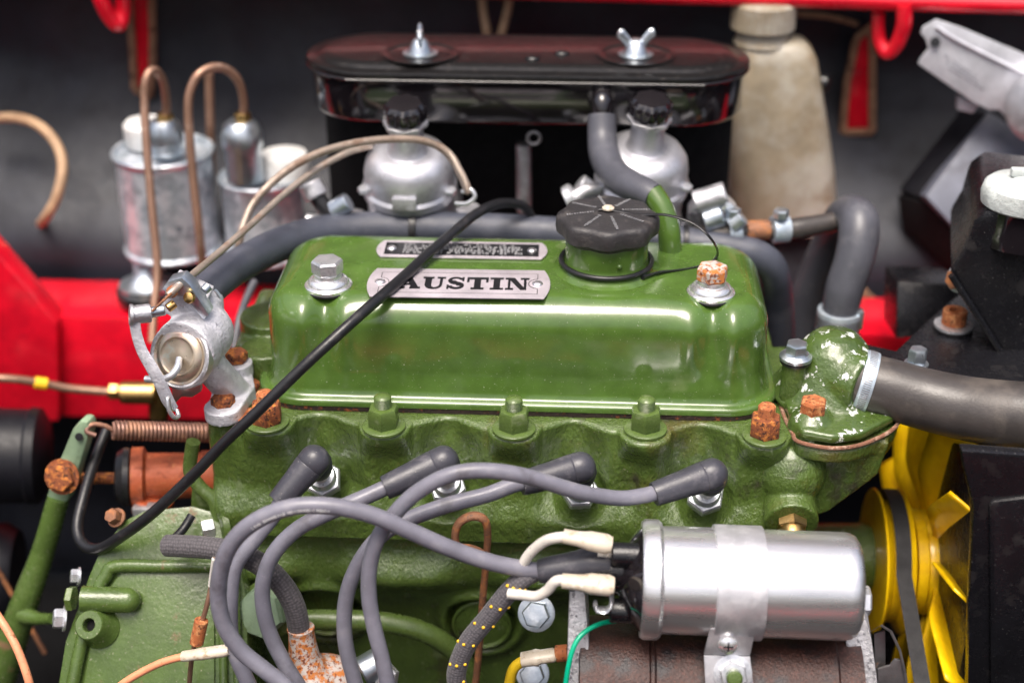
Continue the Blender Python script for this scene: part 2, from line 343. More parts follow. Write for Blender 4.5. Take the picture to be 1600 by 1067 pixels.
# openings cut in the insulation: red metal inside, pale torn felt edge
def slot(out, label, Y=.525):
    c = sum((W(a, b, Y=Y) for a, b in out), Vector())/len(out)
    t = thing('insulation_slot', c, label, 'bracket')
    P = [W(a, b, Y=Y) for a, b in out]
    inn = [c+(p-c)*.96 for p in P]
    slab('red_bracket', inn, (0, .02, 0), 'red_paint', t, bev=.001)
    for i in range(len(P)):
        V, F, _ = sweep([lerp(P[i], P[(i+1) % len(P)], k/6)+Vector((0, -.004+.002*random.random(), .0015*random.random())) for k in range(7)], .0045, 8)
        put('felt_edge', V, F, 'felt_edge', t)
slot([(203, -10), (238, -10), (240, 100), (236, 150), (212, 140)], 'narrow red strap with tan felt edges hanging at the upper left')
slot([(1337, 62), (1362, 40), (1362, 205), (1316, 207), (1322, 130)], 'red slot with tan torn edges right of the washer bottle')
pt = [(1230, 22, .52), (1290, 26, .52), (1340, 38, .52)]
tag(tube('felt_strip', pt, 5, 'felt_edge'), 'thin tan felt strip under the red bonnet edge', 'strip')
# torn lower hem of the insulation on the ledge
tag(tube('felt_hem', [(20, 430, .43), (90, 432, .425), (150, 428, .42), (185, 408, .42), (205, 385, .43)], 12, 'felt_edge', flat=(1, .8)), 'torn brown felt hem along the red ledge at left', 'felt hem')
tag(tube('felt_hem', [(1335, 445, .40), (1352, 465, .40), (1380, 486, .40), (1420, 500, .40)], 11, 'felt_edge', flat=(1, .8)), 'torn brown felt hem behind the upright grey hose', 'felt hem')
# lighter folded lap of insulation at left
tag(tube('cable_loop', [(-40, 188, .46), (20, 184, .45), (60, 196, .43), (88, 225, .41), (98, 262, .39), (88, 310, .375), (68, 345, .39), (60, 352, .52)], 8, 'tan_wire'), 'tan cable curling at the left edge of the grey insulation', 'cable')
for a, lab in (([(752, -25, .50), (754, 10, .50), (762, 60, .49)], 'left of the two tan wires at top centre'), ([(797, -25, .50), (793, 15, .50), (781, 60, .49)], 'right of the two tan wires at top centre')):
    tag(tube('tan_wire', a, 7, 'tan_wire'), lab, 'wire', 'tan wires at top centre')

# ====================================================================== ROCKER COVER
XC, HX, YC, HY, CR, ZT = .002, .2035, .0715, .0765, .036, .088
BL = W(513, 441, Z=ZT); BR = W(1111, 452, Z=ZT)
rc = thing('rocker_cover', (XC, YC, 0), 'glossy green rocker cover with riveted name plate', 'rocker cover')
def rrect(off, n):
    """outline of the cover inset by off, n points, same parametrisation for every inset"""
    hx, hy = HX-off, max(1e-4, HY-off); r = max(min(CR-off*.75, hy), 1e-4); out = []
    sx, sy, arc = hx-r, hy-r, math.pi*CR/2
    L = [2*(HX-CR), arc, 2*(HY-CR), arc]*2; L = [L[0], L[1], L[2], L[3], L[0], L[1], L[2], L[3]][:8]
    segs = [('l', (-sx, -hy), (sx, -hy)), ('a', (sx, -sy), -90), ('l', (hx, -sy), (hx, sy)), ('a', (sx, sy), 0), ('l', (sx, hy), (-sx, hy)), ('a', (-sx, sy), 90), ('l', (-hx, sy), (-hx, -sy)), ('a', (-sx, -sy), 180)]
    cnt = [150, 22, 40, 22, 150, 22, 40, 22]
    for s, k in zip(segs, cnt):
        for i in range(k):
            t = i/k
            if s[0] == 'l': out.append((lerp(s[1][0], s[2][0], t), lerp(s[1][1], s[2][1], t)))
            else:
                a = math.radians(s[2]+90*t); out.append((s[1][0]+r*math.cos(a), s[1][1]+r*math.sin(a)))
    return out
prof = [(-.0105, 0), (-.0105, .0035), (-.0095, .0052), (-.0075, .006), (-.0055, .0054), (-.0040, .0056), (-.0024, .0075), (-.0012, .012), (-.0004, .018)]
RT = .025
for k in range(1, 10): prof.append((0, .018+(ZT-RT-.018)*k/9))
for k in range(1, 15):
    a = math.pi/2*k/14; prof.append((RT*(1-math.cos(a)), ZT-RT+RT*math.sin(a)))
for k in range(1, 15): prof.append((lerp(RT, HY-.0002, k/14), ZT))
V, F = [], []
for off, z in prof:
    for (x, y) in rrect(off, 0):
        p = Vector((XC+x+ (0 if z > .02 else 0), YC+y, z))
        # draft: the walls lean in a little
        if z > .018: p.x -= (p.x-XC)*.006*(z/ZT); p.y += (.003*(z/ZT) if p.y < YC else -.003*(z/ZT))
        for B in (BL, BR):
            fr = sstep(B.y+.016, B.y-.014, p.y)          # dish and runnel from each bolt down the front face
            p.z -= .0035*gau(math.hypot(p.x-B.x, p.y-B.y), .026) if z > ZT-.02 else 0
            if p.y < YC: p.y += .0068*gau(p.x-B.x, .0085)*sstep(.010, .060, z)*fr
            if z > .05: p.z -= .005*gau(p.x-B.x, .010)*fr*sstep(.05, .085, z)
            if p.y < YC: p.y -= .0022*(gau(p.x-B.x-.017, .006)+gau(p.x-B.x+.017, .006))*sstep(.012, .06, z)*fr*sstep(.09, .07, z)
        # pressed pad under the plates, slightly sunk along the front
        p.y += .00025*noise.noise(Vector((p.x*25, p.z*30, 1)))*(1 if z > .02 else 0); p.z += .00035*noise.noise(Vector((p.x*18, p.y*22, 4))) if z > .07 else 0
        V.append(p)
nn = len(rrect(0, 0)); kk = len(prof)
for i in range(kk-1):
    for j in range(nn): F.append((i*nn+j, i*nn+(j+1) % nn, (i+1)*nn+(j+1) % nn, (i+1)*nn+j))
F.append(tuple(reversed(range(nn)))); F.append(tuple((kk-1)*nn+j for j in range(nn)))
put('shell', V, F, 'green_gloss', rc, sharp=60)
V, F = [], []
for off, z in ((-.0085, -.0045), (-.0098, -.0045), (-.0100, -.0002), (-.0085, -.0002)):
    for i, (x, y) in enumerate(rrect(off, 0)):
        j = .0006*noise.noise(Vector((x*160, y*160, 0))); V.append((XC+x*(1+j), YC+y+(-j if y < 0 else j), z))
for i in range(3):
    for j in range(nn): F.append((i*nn+j, i*nn+(j+1) % nn, (i+1)*nn+(j+1) % nn, (i+1)*nn+j))
put('gasket', V, F, 'cork', rc)
def cover_bolt(B, rusty):
    z0 = ZT-.0045; o = Vector((B.x, B.y, z0)); m = 'rust' if rusty else 'zinc'
    cup = lathe('bolt', [(.0105, .009), (.0112, .0095), (.0112, .0130), (.0095, .0140)], o, UP, 'zinc' if not rusty else 'zinc', rc, 36)
    lathe('cup_washer', [(.0170, 0), (.0190, .0005), (.0193, .003), (.0180, .0042), (.0168, .0044), (.0165, .0062), (.0150, .0080), (.0125, .0095), (.006, .0097)], o, UP, 'chrome', cup, 44)
    hexhead('hex_head', o+UP*.0138, UP, .0128, .0115, 'rust_white' if rusty else 'zinc', cup, rot=.25)
    lathe('rubber_seal', [(.0186, -.002), (.0198, -.001), (.0198, .0004), (.0186, .0008)], o, UP, 'rubber_dark', cup, 40)
cover_bolt(BL, False); cover_bolt(BR, True)

# name plate
def plate_basis(tl, tr, br, bl, z):
    a, b, c, d = [W(x, y, Z=z) for x, y in (tl, tr, br, bl)]
    o = (a+b+c+d)/4; ux = ((b-a)+(c-d)).normalized(); uy = ((a-d)+(b-c)); uy = (uy-ux*uy.dot(ux)).normalized()
    return o, ux, uy, ((b-a).length+(c-d).length)/4, ((a-d).length+(b-c).length)/4
def plate(name, corners, m, z, bulge, parent):
    o, ux, uy, hw, hh = plate_basis(*corners, z); pts = []
    for k in range(9): a = lerp(-1, 1, k/8); pts.append(o+ux*(hw+bulge*(1-a*a)-bulge)+uy*hh*a)
    for k in range(9): a = lerp(1, -1, k/8); pts.append(o-ux*(hw+bulge*(1-a*a)-bulge)+uy*hh*a)
    return slab(name, pts, (0, 0, .0011), m, parent, bev=.0003), o, ux, uy, hw, hh
zp = ZT+.0006
npl, po, ux, uy, hw, hh = plate('name_plate', ((578, 421), (857, 424), (863, 469), (570, 464)), 'plate_metal', zp, .005, rc)
npl['label'] = 'silver plate with black lettering AUSTIN'
def flat2d(polys, o, ux, uy, z0, h0):
    vf = []
    for i, pl in enumerate(polys):
        vf.append(slab_vf([o+ux*x+uy*y+UP*(z0) for x, y in pl], UP*(h0+i*.000012), 0))
    return merge(*vf)
def bx2(a, b, c, d): return [(a, b), (c, b), (c, d), (a, d)]
def arcstrip(cx, cy, rx0, ry0, rx1, ry1, a0, a1, n=10):
    out = []
    for i in range(n):
        p, q = math.radians(lerp(a0, a1, i/n)), math.radians(lerp(a0, a1, (i+1)/n))
        out.append([(cx+rx0*math.cos(p), cy+ry0*math.sin(p)), (cx+rx1*math.cos(p), cy+ry1*math.sin(p)), (cx+rx1*math.cos(q), cy+ry1*math.sin(q)), (cx+rx0*math.cos(q), cy+ry0*math.sin(q))])
    return out
LET = {
 'A': (1.38, [bx2(0, 0, .52, .17), bx2(.78, 0, 1.38, .17), [(.16, .15), (.34, .15), (.70, .86), (.58, 1)], [(.46, 1), (.80, 1), (1.26, .15), (.84, .15)], bx2(.36, .29, .95, .42)]),
 'U': (1.28, [bx2(0, .84, .62, 1), bx2(.80, .84, 1.28, 1), bx2(.12, .34, .50, .9), bx2(.96, .34, 1.12, .9)] + arcstrip(.62, .36, .50, .38, .12, .20, 180, 270) + arcstrip(.62, .36, .50, .38, .34, .24, 270, 360)),
 'S': (1.02, [bx2(.84, .66, .96, 1), bx2(0, 0, .12, .36)] + arcstrip(.50, .70, .46, .31, .24, .17, 20, 180) + arcstrip(.50, .70, .46, .31, .02, .04, 180, 262) + arcstrip(.52, .29, .46, .30, .02, .04, 82, 0) + arcstrip(.52, .29, .46, .30, .24, .16, 0, -165) + [[(.30, .62), (.46, .38), (.74, .38), (.50, .66)]]),
 'T': (1.22, [bx2(0, .82, 1.22, 1), bx2(0, .58, .14, .86), bx2(1.08, .58, 1.22, .86), bx2(.42, .1, .80, .86), bx2(.24, 0, .98, .16)]),
 'I': (.76, [bx2(0, .84, .76, 1), bx2(.19, .1, .57, .9), bx2(0, 0, .76, .16)]),
 'N': (1.36, [bx2(0, .84, .5, 1), bx2(.15, .1, .29, .9), bx2(0, 0, .46, .16), [(.12, 1), (.52, 1), (1.20, 0), (.86, 0)], bx2(1.05, .02, 1.20, .9), bx2(.86, .84, 1.36, 1)]),
}
wa, wb = W(619, 447, Z=zp), W(827, 447, Z=zp)
cap = hh*.86; tot = sum(LET[c][0] for c in 'AUSTIN')+.10*5; sx = ((wb-wa).dot(ux))/tot; x0 = (wa-po).dot(ux)
for c in 'AUSTIN':
    wd, pl = LET[c]
    put('letter', *flat2d([[(x0+x*sx, -cap*.52+y*cap) for x, y in q] for q in pl], po, ux, uy, .0010, .00022), 'ink_black', npl, smooth=False)
    x0 += (wd+.10)*sx
# thin engraved border with notches round the rivets
lw = .0006; bw, bh = hw*.86, hh*.72
bor = [bx2(-bw, bh-lw, bw, bh), bx2(-bw, -bh, bw, -bh+lw)]
for s in (-1, 1):
    bor += [bx2(s*bw-lw/2, -bh, s*bw+lw/2, -hh*.34), bx2(s*bw-lw/2, hh*.34, s*bw+lw/2, bh)] + [[(s*bw+(x-s*bw), y) for x, y in q] for q in arcstrip(s*bw, 0, .0075, hh*.34, .0075-lw, hh*.34-lw, 90 if s > 0 else -90, 270 if s > 0 else 90, 8)]
put('border_line', *flat2d(bor, po, ux, uy, .0010, .0001), 'ink_black', npl, smooth=False)
for s in (-1, 1): lathe('rivet', [(.0046, 0), (.0045, .0006), (.0036, .0016), (.0018, .0022), (.0003, .0023)], po+ux*s*bw+UP*.0010, UP, 'rivet_metal', npl, 24)
dpl, do, ux, uy, hw, hh = plate('data_plate', ((592, 377), (853, 381), (858, 407), (585, 402)), 'plate_metal', zp, .005, rc)
dpl['label'] = 'narrow silver and black data plate of tiny print'
put('black_field', *flat2d([bx2(-hw*.90, -hh*.74, -hw*.74, hh*.74), bx2(-hw*.74, -hh*.74, hw*.74, hh*.74), bx2(hw*.74, -hh*.74, hw*.90, hh*.74)], do, ux, uy, .0010, .0001), 'ink_black', dpl, smooth=False)
q = []
for r_ in range(5):
    yy = lerp(hh*.5, -hh*.58, r_/4); x = -hw*.68
    while x < hw*.70:
        l = random.uniform(.0012, .0032)
        if random.random() < .82: q.append(bx2(x, yy-.0011, x+l, yy+.0011))
        x += l+random.uniform(.0006, .0016)
put('printing', *flat2d([p_ for p_ in q], do, ux, uy, .0013, .00001), 'print_grey', dpl, smooth=False)
for s in (-1, 1): lathe('rivet', [(.0042, 0), (.0041, .0006), (.0032, .0016), (.0003, .0022)], do+ux*s*hw*.82+UP*.0010, UP, 'rivet_metal', dpl, 24)

# filler neck, breather pipe
FN = W(947, 418, Z=ZT)
nk = lathe('filler_neck', [(.047, -.002), (.043, .0005), (.0385, .0022), (.0350, .006), (.0338, .012), (.0338, .030), (.0325, .032)], FN, UP, 'green_gloss', rc, 56)
put('pip', *ball_vf(FN+Vector((.010, -.0325, .016)), .0022), 'green_gloss', nk)
bp0 = W(1046, 398, Y=.112)
tube('breather_pipe', [(1047, 402, .112), (1047, 385, .112), (1044, 355, .115), (1034, 325, .122), (1018, 300, .130)], 18, 'green_gloss', rc, n=22)
# ---------- oil filler cap with its strap
cz = FN+UP*.031
oc = thing('oil_filler_cap', cz, 'black scalloped plastic oil filler cap with embossed print', 'filler cap')
def sc8(a, h): return 1+.045*math.cos(8*a)*(1 if .0005 < h < .0172 else (.5 if h < .0178 else 0))
lathe('cap', [(.034, -.003), (.0365, .0), (.0398, .002), (.0405, .006), (.0402, .0135), (.0390, .0160), (.0368, .0171), (.034, .0175), (.024, .0184), (.010, .0192), (.0005, .0195)], cz, UP, 'black_plastic', oc, 96, mod=sc8)
q = []
for a0 in range(0, 360, 45):
    a = math.radians(a0+12); d = Vector((math.cos(a), math.sin(a), 0)); n_ = Vector((-d.y, d.x, 0)); r_ = .012
    while r_ < .034:
        l = random.uniform(.0009, .002)
        b_ = cz+d*r_+UP*lerp(.0194, .0181, (r_-.012)/.022); hgt = random.uniform(.0007, .0015)
        q.append(slab_vf([b_-n_*hgt, b_+n_*hgt, b_+d*l*.55+n_*hgt, b_+d*l*.55-n_*hgt], UP*.0006, 0)); r_ += l+.0006
put('embossed_print', *merge(*q), 'print_grey', oc, smooth=False)
lathe('rivet', [(.0050, 0), (.005, .0012), (.0035, .0024), (.0005, .003)], cz+UP*.0212, UP, 'sleeve', oc, 24)
cps = cz+UP*.0205
S1 = [cps+Vector((-.008, 0, 0)), cps, W(1000, 336, Y=cps.y-.002), W(1040, 336, Y=cps.y-.01), W(1085, 350, Y=cps.y-.02), W(1113, 376, Y=cps.y-.025), W(1121, 398, Z=.093), W(1106, 412, Z=.089), W(1070, 421, Z=.088), W(1030, 426, Z=.090), W(1004, 434, Z=.092)]
tube('strap', S1, [4.2, 4.4, 4, 3, 3, 3, 3, 3, 3, 4, 5], 'rubber_dark', oc, n=10, flat=(.6, 1))
ring = [FN+Vector((math.cos(2*math.pi*k/40)*.0372, math.sin(2*math.pi*k/40)*.0372, .0072)) for k in range(41)]
put('strap_ring', *sweep(ring, .0022, 10)[:2], 'rubber_dark', oc)

# ====================================================================== CYLINDER HEAD
ZD, ZS = -.0048, -.104          # deck, seam to the block
XL, XR = -.247, .300
NUTPX = [(600, 668), (803, 672), (1008, 672)]
NUTS = [W(a, b, Z=ZD) for a, b in NUTPX]
RN = [W(418, 662, Z=ZD), W(1194, 683, Z=ZD)]
PLUGPX = [(507, 752), (700, 764), (905, 770), (1100, 778)]
VAL = [W(x, 690, Y=-.035).x for x in (497, 697, 895, 1095)]
def head_y(x, z):
    yb = -.036
    for v in VAL: yb += .0165*gau((x-v)/.019, 1)**.8
    for n_ in NUTS+RN:
        if abs(x-n_.x) < .021: yb = min(yb, -.034-.0185*(1-((x-n_.x)/.021)**2)**.5)
    yb += .003*math.sin(x*150)*sstep(-.02, -.05, z)
    low = -.050
    s = sstep(-.060, -.088, z)
    sb = sstep(-.008, -.034, z)
    yb = lerp(yb, -.036+.015*sum(gau(x-v, .022) for v in VAL)-.007*sum(gau(x-n_.x, .013) for n_ in NUTS+RN)-.003*math.cos((x-.05)*190), sb*.85)
    y = lerp(yb, low, s)
    if x > .21: y += 1.6*(x-.21)**2*6*sstep(.21, .3, x)+ .01*sstep(.21, .24, x)*s
    return y
PLG = [W(a, b, Y=-.034) for a, b in PLUGPX]
def head_zb(x): return ZS if x < .205 else lerp(ZS, -.030, sstep(.20, .315, x)**.9)
V, F = [], []; NXc, NZc = 420, 84
for i in range(NXc+1):
    x = lerp(XL, XR, i/NXc); col = []
    yend = 0
    if x < XL+.02: yend = .02*(1-math.sqrt(max(0, 1-((XL+.02-x)/.02)**2)))
    yt = head_y(x, ZD)+yend; zb = head_zb(x)
    bk = .19 if x < .222 else .10
    col += [(x, bk, zb), (x, bk, ZD), (x, .05, ZD), (x, yt+.006, ZD), (x, yt+.003, ZD-.0002), (x, yt+.001, ZD-.0010)]
    for j in range(NZc+1):
        z = lerp(ZD-.0028, zb, j/NZc); y = head_y(x, z)+yend
        for p in PLG:
            d = math.hypot(x-p.x, (z-p.z)*1.0)
            k = sstep(.0235, .0165, d); y = lerp(y, -.026, k)
        y += .0007*noise.noise(Vector((x*60, z*60, 2)))+.0004*noise.noise(Vector((x*170, z*170, 5)))
        col.append((x, y, z))
    V += col
k = len(col)
for i in range(NXc):
    for j in range(k-1): F.append((i*k+j, i*k+j+1, (i+1)*k+j+1, (i+1)*k+j))
    F.append((i*k+k-1, i*k, (i+1)*k, (i+1)*k+k-1))
F.append(tuple(range(k))); F.append(tuple(NXc*k+j for j in reversed(range(k))))
hd = thing('cylinder_head', (0, .05, ZS), 'green painted cast iron cylinder head with fluted front face', 'cylinder head')
hc = put('casting', V, F, 'green_cast', hd, sharp=70)
def stud_nut(p, rusty):
    m = 'rust' if rusty else 'green_part'; rot = random.uniform(.35, .75)
    nt_ = hexhead('stud_nut', p+UP*.0032, UP, .0128, .0165, m, hd, rot=rot)
    if rusty: nt_['label'] = 'rusty stud nut'
    lathe('washer', [(.0158, 0), (.0172, .0006), (.0172, .0024), (.016, .0032), (.008, .0033)], p, UP, 'green_part', nt_, 36)
    pr = []
    for i in range(9): pr += [(.0069, .0190+i*.0011), (.0064, .01955+i*.0011)]
    lathe('stud', pr+[(.0055, .0295), (.001, .0300)], p, UP, 'rust_orange' if rusty else 'green_part', nt_, 24, sharp=80)
for p in NUTS: stud_nut(p, False)
for p in RN: stud_nut(p, True)
# cast boss and rounded end of the head behind the heater valve
e = put('end_boss', *merge(cyl_vf((-.212, .05, ZD-.03), (-.212, .05, .018), .022), cyl_vf((-.214, .095, ZD-.03), (-.214, .095, .026), .028), box_vf((-.216, .11, 0), .05, .12, .03, bev=.006)), 'green_cast', hd); fuse(e)
# sender boss under the thermostat
sb_ = W(1237, 818, Y=-.06)
e = put('sender_boss', *merge(cyl_vf(sb_+Vector((0, .05, .012)), sb_, .0215), ball_vf(sb_+Vector((0, .035, .03)), .03)), 'green_cast', hd); fuse(e)
ts = thing('temperature_sender', sb_, 'brass temperature sender in green boss above the silver coil', 'sender')
ax = Vector((0, -.80, -.45)); 
hexhead('brass_hex', sb_+Vector((0, .004, .002)), ax, .0125, .010, 'brass', ts)
lathe('brass_collar', [(.0100, .008), (.0108, .011), (.0104, .016), (.008, .018)], sb_+Vector((0, .004, .002)), ax, 'brass', ts)
lathe('terminal', [(.0062, .016), (.0062, .026), (.005, .027)], sb_+Vector((0, .004, .002)), ax, 'black_plastic', ts)
# ---------- spark plugs
BOOT = [[(443, 775), (490, 712)], [(612, 757), (692, 714)], [(826, 752), (906, 724)], [(1033, 768), (1112, 734)]]
plugn = ['spark plug under the leftmost black boot', 'spark plug under the second black boot from the left', 'spark plug under the third black boot from the left', 'spark plug under the rightmost black boot beside the coil']
TIP, PAX = [], []
for i, (a, b) in enumerate(PLUGPX):
    base = W(a, b+2, Y=-.033); ax = Vector((-.12, -.86, .38)).normalized()
    tip = W(BOOT[i][1][0]+2, BOOT[i][1][1]+6, Y=-.082); ax = (tip-base).normalized(); TIP.append(tip); PAX.append(ax)
    t = thing('spark_plug', base, plugn[i], 'spark plug', 'spark plugs in the cylinder head')
    lathe('gasket_ring', [(.0118, 0), (.0128, .0008), (.0128, .003), (.0118, .0038)], base, ax, 'zinc', t, 32)
    hexhead('hex_body', base+ax*.004, ax, .0155, .012, 'plug_zinc', t, rot=.3*i)
    lathe('shell_collar', [(.0112, .015), (.0116, .017), (.0116, .023), (.0100, .026)], base, ax, 'plug_zinc', t, 32)
    lathe('insulator', [(.0070, .024), (.0066, .045)], base, ax, 'white_plastic', t, 24)
# ====================================================================== BLOCK
bl = thing('engine_block', (0, .05, -.3), 'green painted engine block below the cylinder head', 'engine block')
CP = [W(507, 962, Y=-.035), W(752, 982, Y=-.035), W(985, 1000, Y=-.035)]
V, F = [], []; NX, NZ = 260, 110; BX0, BX1 = -.235, .235
for i in range(NX+1):
    x = lerp(BX0, BX1, i/NX); col = [(x, .15, -.30), (x, .15, ZS-.0012)]
    for j in range(NZ+1):
        z = lerp(ZS-.0012, -.315, j/NZ); y = -.047+.010*sstep(ZS-.002, ZS-.010, z)
        y += -.016*gau(z+.146, .017)*(1-.75*sum(gau(x-c.x, .030) for c in CP)) + .018*sstep(-.15, -.20, z)
        for c in CP:
            d = math.hypot(x-c.x, z-c.z)
            y += -.009*gau(d-.034, .007) + .006*sstep(.031, .027, d)
        y += .0007*noise.noise(Vector((x*55, z*55, 7)))
        col.append((x, y, z))
    V += col
k = len(col)
for i in range(NX):
    for j in range(k-1): F.append((i*k+j, i*k+j+1, (i+1)*k+j+1, (i+1)*k+j))
    F.append((i*k+k-1, i*k, (i+1)*k, (i+1)*k+k-1))
F.append(tuple(range(k))); F.append(tuple(NX*k+j for j in reversed(range(k))))
put('casting', V, F, 'green_cast', bl, sharp=60)
for c in CP: lathe('core_plug', [(.0255, -.004), (.0258, .0), (.0240, .0008), (.0225, -.0020), (.016, -.0012), (.0005, .0005)], (c.x, -.0185-.012, c.z), (0, -1, 0), 'green_cast', bl, 44)
V, F, _ = sweep([Vector((x, -.0475+.0015*noise.noise(Vector((x*40, 0, 0))), ZS-.0006)) for x in [lerp(BX0, .21, k/40) for k in range(41)]], .0011, 6)
put('head_gasket', V, F, 'green_pale', bl)
# oil gallery pipe with its big domed hex union
tube('oil_pipe', [(425, 968, -.065), (470, 968, -.068), (540, 968, -.068), (610, 973, -.066), (670, 990, -.064), (715, 1022, -.06), (742, 1067, -.055), (755, 1110, -.055)], 16, 'green_part', bl, n=20)
u0 = W(402, 968, Y=-.088)
un = hexhead('pipe_union', u0+Vector((.004, .02, -.004)), (-.12, -.86, .42), .0215, .024, 'green_pale', bl, rot=.3, dome=True)
lathe('flange_ring', [(.0235, 0), (.025, .001), (.025, .005), (.0235, .006)], u0+Vector((.007, .025, -.006)), (-.12, -.86, .42), 'green_part', un, 30)
def small_bolt(px, py, Y, ax, r, label, nm='hex_bolt', mt='zinc_blue', marks=True):
    p = W(px, py, Y=Y); ax = Vector(ax).normalized()
    t = thing(nm, p, label, 'bolt')
    lathe('washer', [(r*1.05, -.003), (r*1.32, -.0025), (r*1.32, -.0005), (r*1.05, 0)], p, ax, mt, t, 32)
    h = hexhead('hex_head', p, ax, r, r*.85, mt, t, rot=.4)
    return t
small_bolt(838, 958, -.072, (-.05, -.84, .5), .0115, 'silver hex bolt on the block left of the alternator bracket'.replace('alternator', 'generator'))
small_bolt(832, 1052, -.085, (-.05, -.84, .5), .0105, 'zinc hex bolt below the yellow wire terminal')
# ---------- rusty dipstick
ds = [(738, 1110, -.075), (748, 1020, -.075), (754, 940, -.075), (759, 880, -.076), (762, 835, -.077), (757, 812, -.078), (738, 806, -.079), (718, 816, -.080), (711, 836, -.081), (716, 853, -.082), (734, 856, -.083), (750, 862, -.083), (757, 872, -.082)]
tag(tube('dipstick', ds, 8.5, 'rust_thin', n=10, flat=(1.0, .7)), 'rusty dipstick with a looped handle in front of the block', 'dipstick')

# ====================================================================== HT LEADS
def lead(i, path, label, boot=True, rp=12.5):
    t = thing('spark_plug_lead', W(*path[-1]), label, 'ignition lead', 'ignition leads')
    c = tube('cable', path, rp, 'rubber_lead', t, n=18)
    if boot:
        (ax_, ay_), (bx_, by_) = BOOT[i]; tip = TIP[i]
        a = W(ax_, ay_, Y=path[0][2]); d = (tip-a); L = d.length; d.normalize()
        rr = mpp(tip)
        pr = [(12.5*rr, -.006), (18.5*rr, -.006), (19.2*rr, -.004), (19.8*rr, 0), (22*rr, L*.45), (24.5*rr, L*.78), (24.5*rr, L*.80), (23.9*rr, L*.807), (24.5*rr, L*.815), (25*rr, L)]
        pr += [(25*rr*math.cos(k*math.pi/16), L+25*rr*.92*math.sin(k*math.pi/16)) for k in range(1, 8)]+[(.0003, L+25*rr*.92)]
        b1 = lathe_vf(pr, a, d, 36)
        pin = PAX[i]
        b2 = lathe_vf([(.0085, .004), (.0122, .010), (.0112, .024), (.0095, .0252)], tip, -pin, 30)
        put('boot', *merge(b1, b2), 'boot_rubber', t, sharp=50)
    return t
l1 = lead(0, [(443, 777, -.100), (425, 808, -.107), (398, 842, -.115), (368, 884, -.125), (360, 935, -.135), (363, 1004, -.145), (388, 1067, -.155), (410, 1110, -.16)], 'grey lead from the leftmost spark plug boot, inside the big outer loop')
l2 = lead(1, [(610, 758, -.098), (580, 772, -.104), (548, 786, -.109), (500, 807, -.114), (461, 829, -.118), (428, 864, -.124), (412, 905, -.13), (411, 945, -.135), (422, 990, -.14), (444, 1035, -.146), (466, 1070, -.15), (490, 1110, -.155)], 'grey lead from the second spark plug boot curving left over the braided hose')
l3 = lead(2, [(826, 752, -.098), (800, 758, -.104), (760, 773, -.112), (702, 788, -.119), (645, 808, -.124), (606, 828, -.128), (575, 858, -.132), (551, 900, -.136), (540, 940, -.14), (538, 981, -.144), (543, 1021, -.148), (556, 1070, -.152), (566, 1110, -.155)], 'grey lead from the third spark plug boot, left strand of the middle pair')
l4 = lead(3, [(1033, 767, -.098), (1005, 774, -.104), (965, 778, -.112), (904, 768, -.122), (822, 744, -.134), (757, 735, -.140), (702, 742, -.143), (650, 770, -.146), (614, 806, -.150), (588, 846, -.155), (577, 890, -.160), (577, 935, -.165), (585, 981, -.17), (596, 1024, -.175), (606, 1070, -.18), (612, 1110, -.18)], 'long grey lead from the rightmost boot arching over to the middle pair')
lc = lead(0, [(850, 892, -.150), (810, 887, -.153), (760, 876, -.156), (700, 855, -.159), (640, 829, -.162), (580, 804, -.165), (520, 791, -.168), (462, 791, -.170), (410, 808, -.172), (370, 838, -.174), (348, 878, -.176), (341, 930, -.178), (350, 975, -.18), (376, 1015, -.182), (412, 1045, -.185), (450, 1075, -.188), (480, 1110, -.19)], 'thick grey king lead looping from the coil tower to lower left', boot=False, rp=13.5)
tube('boot', [(842, 892, -.150), (858, 890, -.150), (900, 884, -.150), (925, 879, -.150), (945, 879, -.150), (952, 880, -.150)], [18, 21, 24, 26, 25, 24], 'boot_rubber', lc, n=24)
q = []          # white print along the king lead
pp = catmull(WP([(580, 804, -.165), (520, 791, -.168), (462, 791, -.170), (410, 808, -.172), (370, 838, -.174), (348, 878, -.176)]), 70)
for k in range(75, 235):
    T = (pp[k+1]-pp[k-1]).normalized(); u = (TOCAM-T*TOCAM.dot(T)).normalized(); v = T.cross(u); v = v if v.z < 0 else -v
    nrm = (u*.85+v*.5).normalized(); sd_ = T.cross(nrm); c = pp[k]+nrm*13.5*mpp(pp[k])*1.0; hgt = random.uniform(.0006, .0013)
    if k % 2 and random.random() < .8: q.append(slab_vf([c-sd_*hgt, c+sd_*hgt, c+T*.0006+sd_*hgt, c+T*.0006-sd_*hgt], nrm*.00025, 0))
put('cable_print', *merge(*q), 'print_white', lc, smooth=False)

# ====================================================================== COIL
ca, cb = W(1000, 904, Y=-.150), W(1338, 916, Y=-.150)
cx = (cb-ca).normalized(); CL = (cb-ca).length
co = thing('ignition_coil', (ca+cb)/2, 'silver cylindrical ignition coil held by a clamp strap', 'ignition coil')
rr = .0392
lathe('can', [(rr*.9, .010), (rr, .012), (rr, CL-.010), (rr*.985, CL-.0055), (rr*.94, CL-.002), (rr*.86, CL), (.0005, CL+.0006)], ca, cx, 'coil_alloy', co, 72, sharp=50)
lathe('rim', [(rr*.9, .0), (rr*1.08, .0004), (rr*1.12, .003), (rr*1.12, .0125), (rr*1.07, .0150), (rr*.99, .0158)], ca, cx, 'coil_alloy', co, 72)
lathe('insulator_cap', [(.012, -.030), (.0125, -.016), (.020, -.013), (rr*.80, -.006), (rr*1.0, .001)], ca, cx, 'black_gloss', co, 48)
lathe('tower', [(.0115, -.034), (.0135, -.0335), (.0140, -.010), (.016, -.004)], ca+UP*.008, cx, 'black_satin', co, 36)
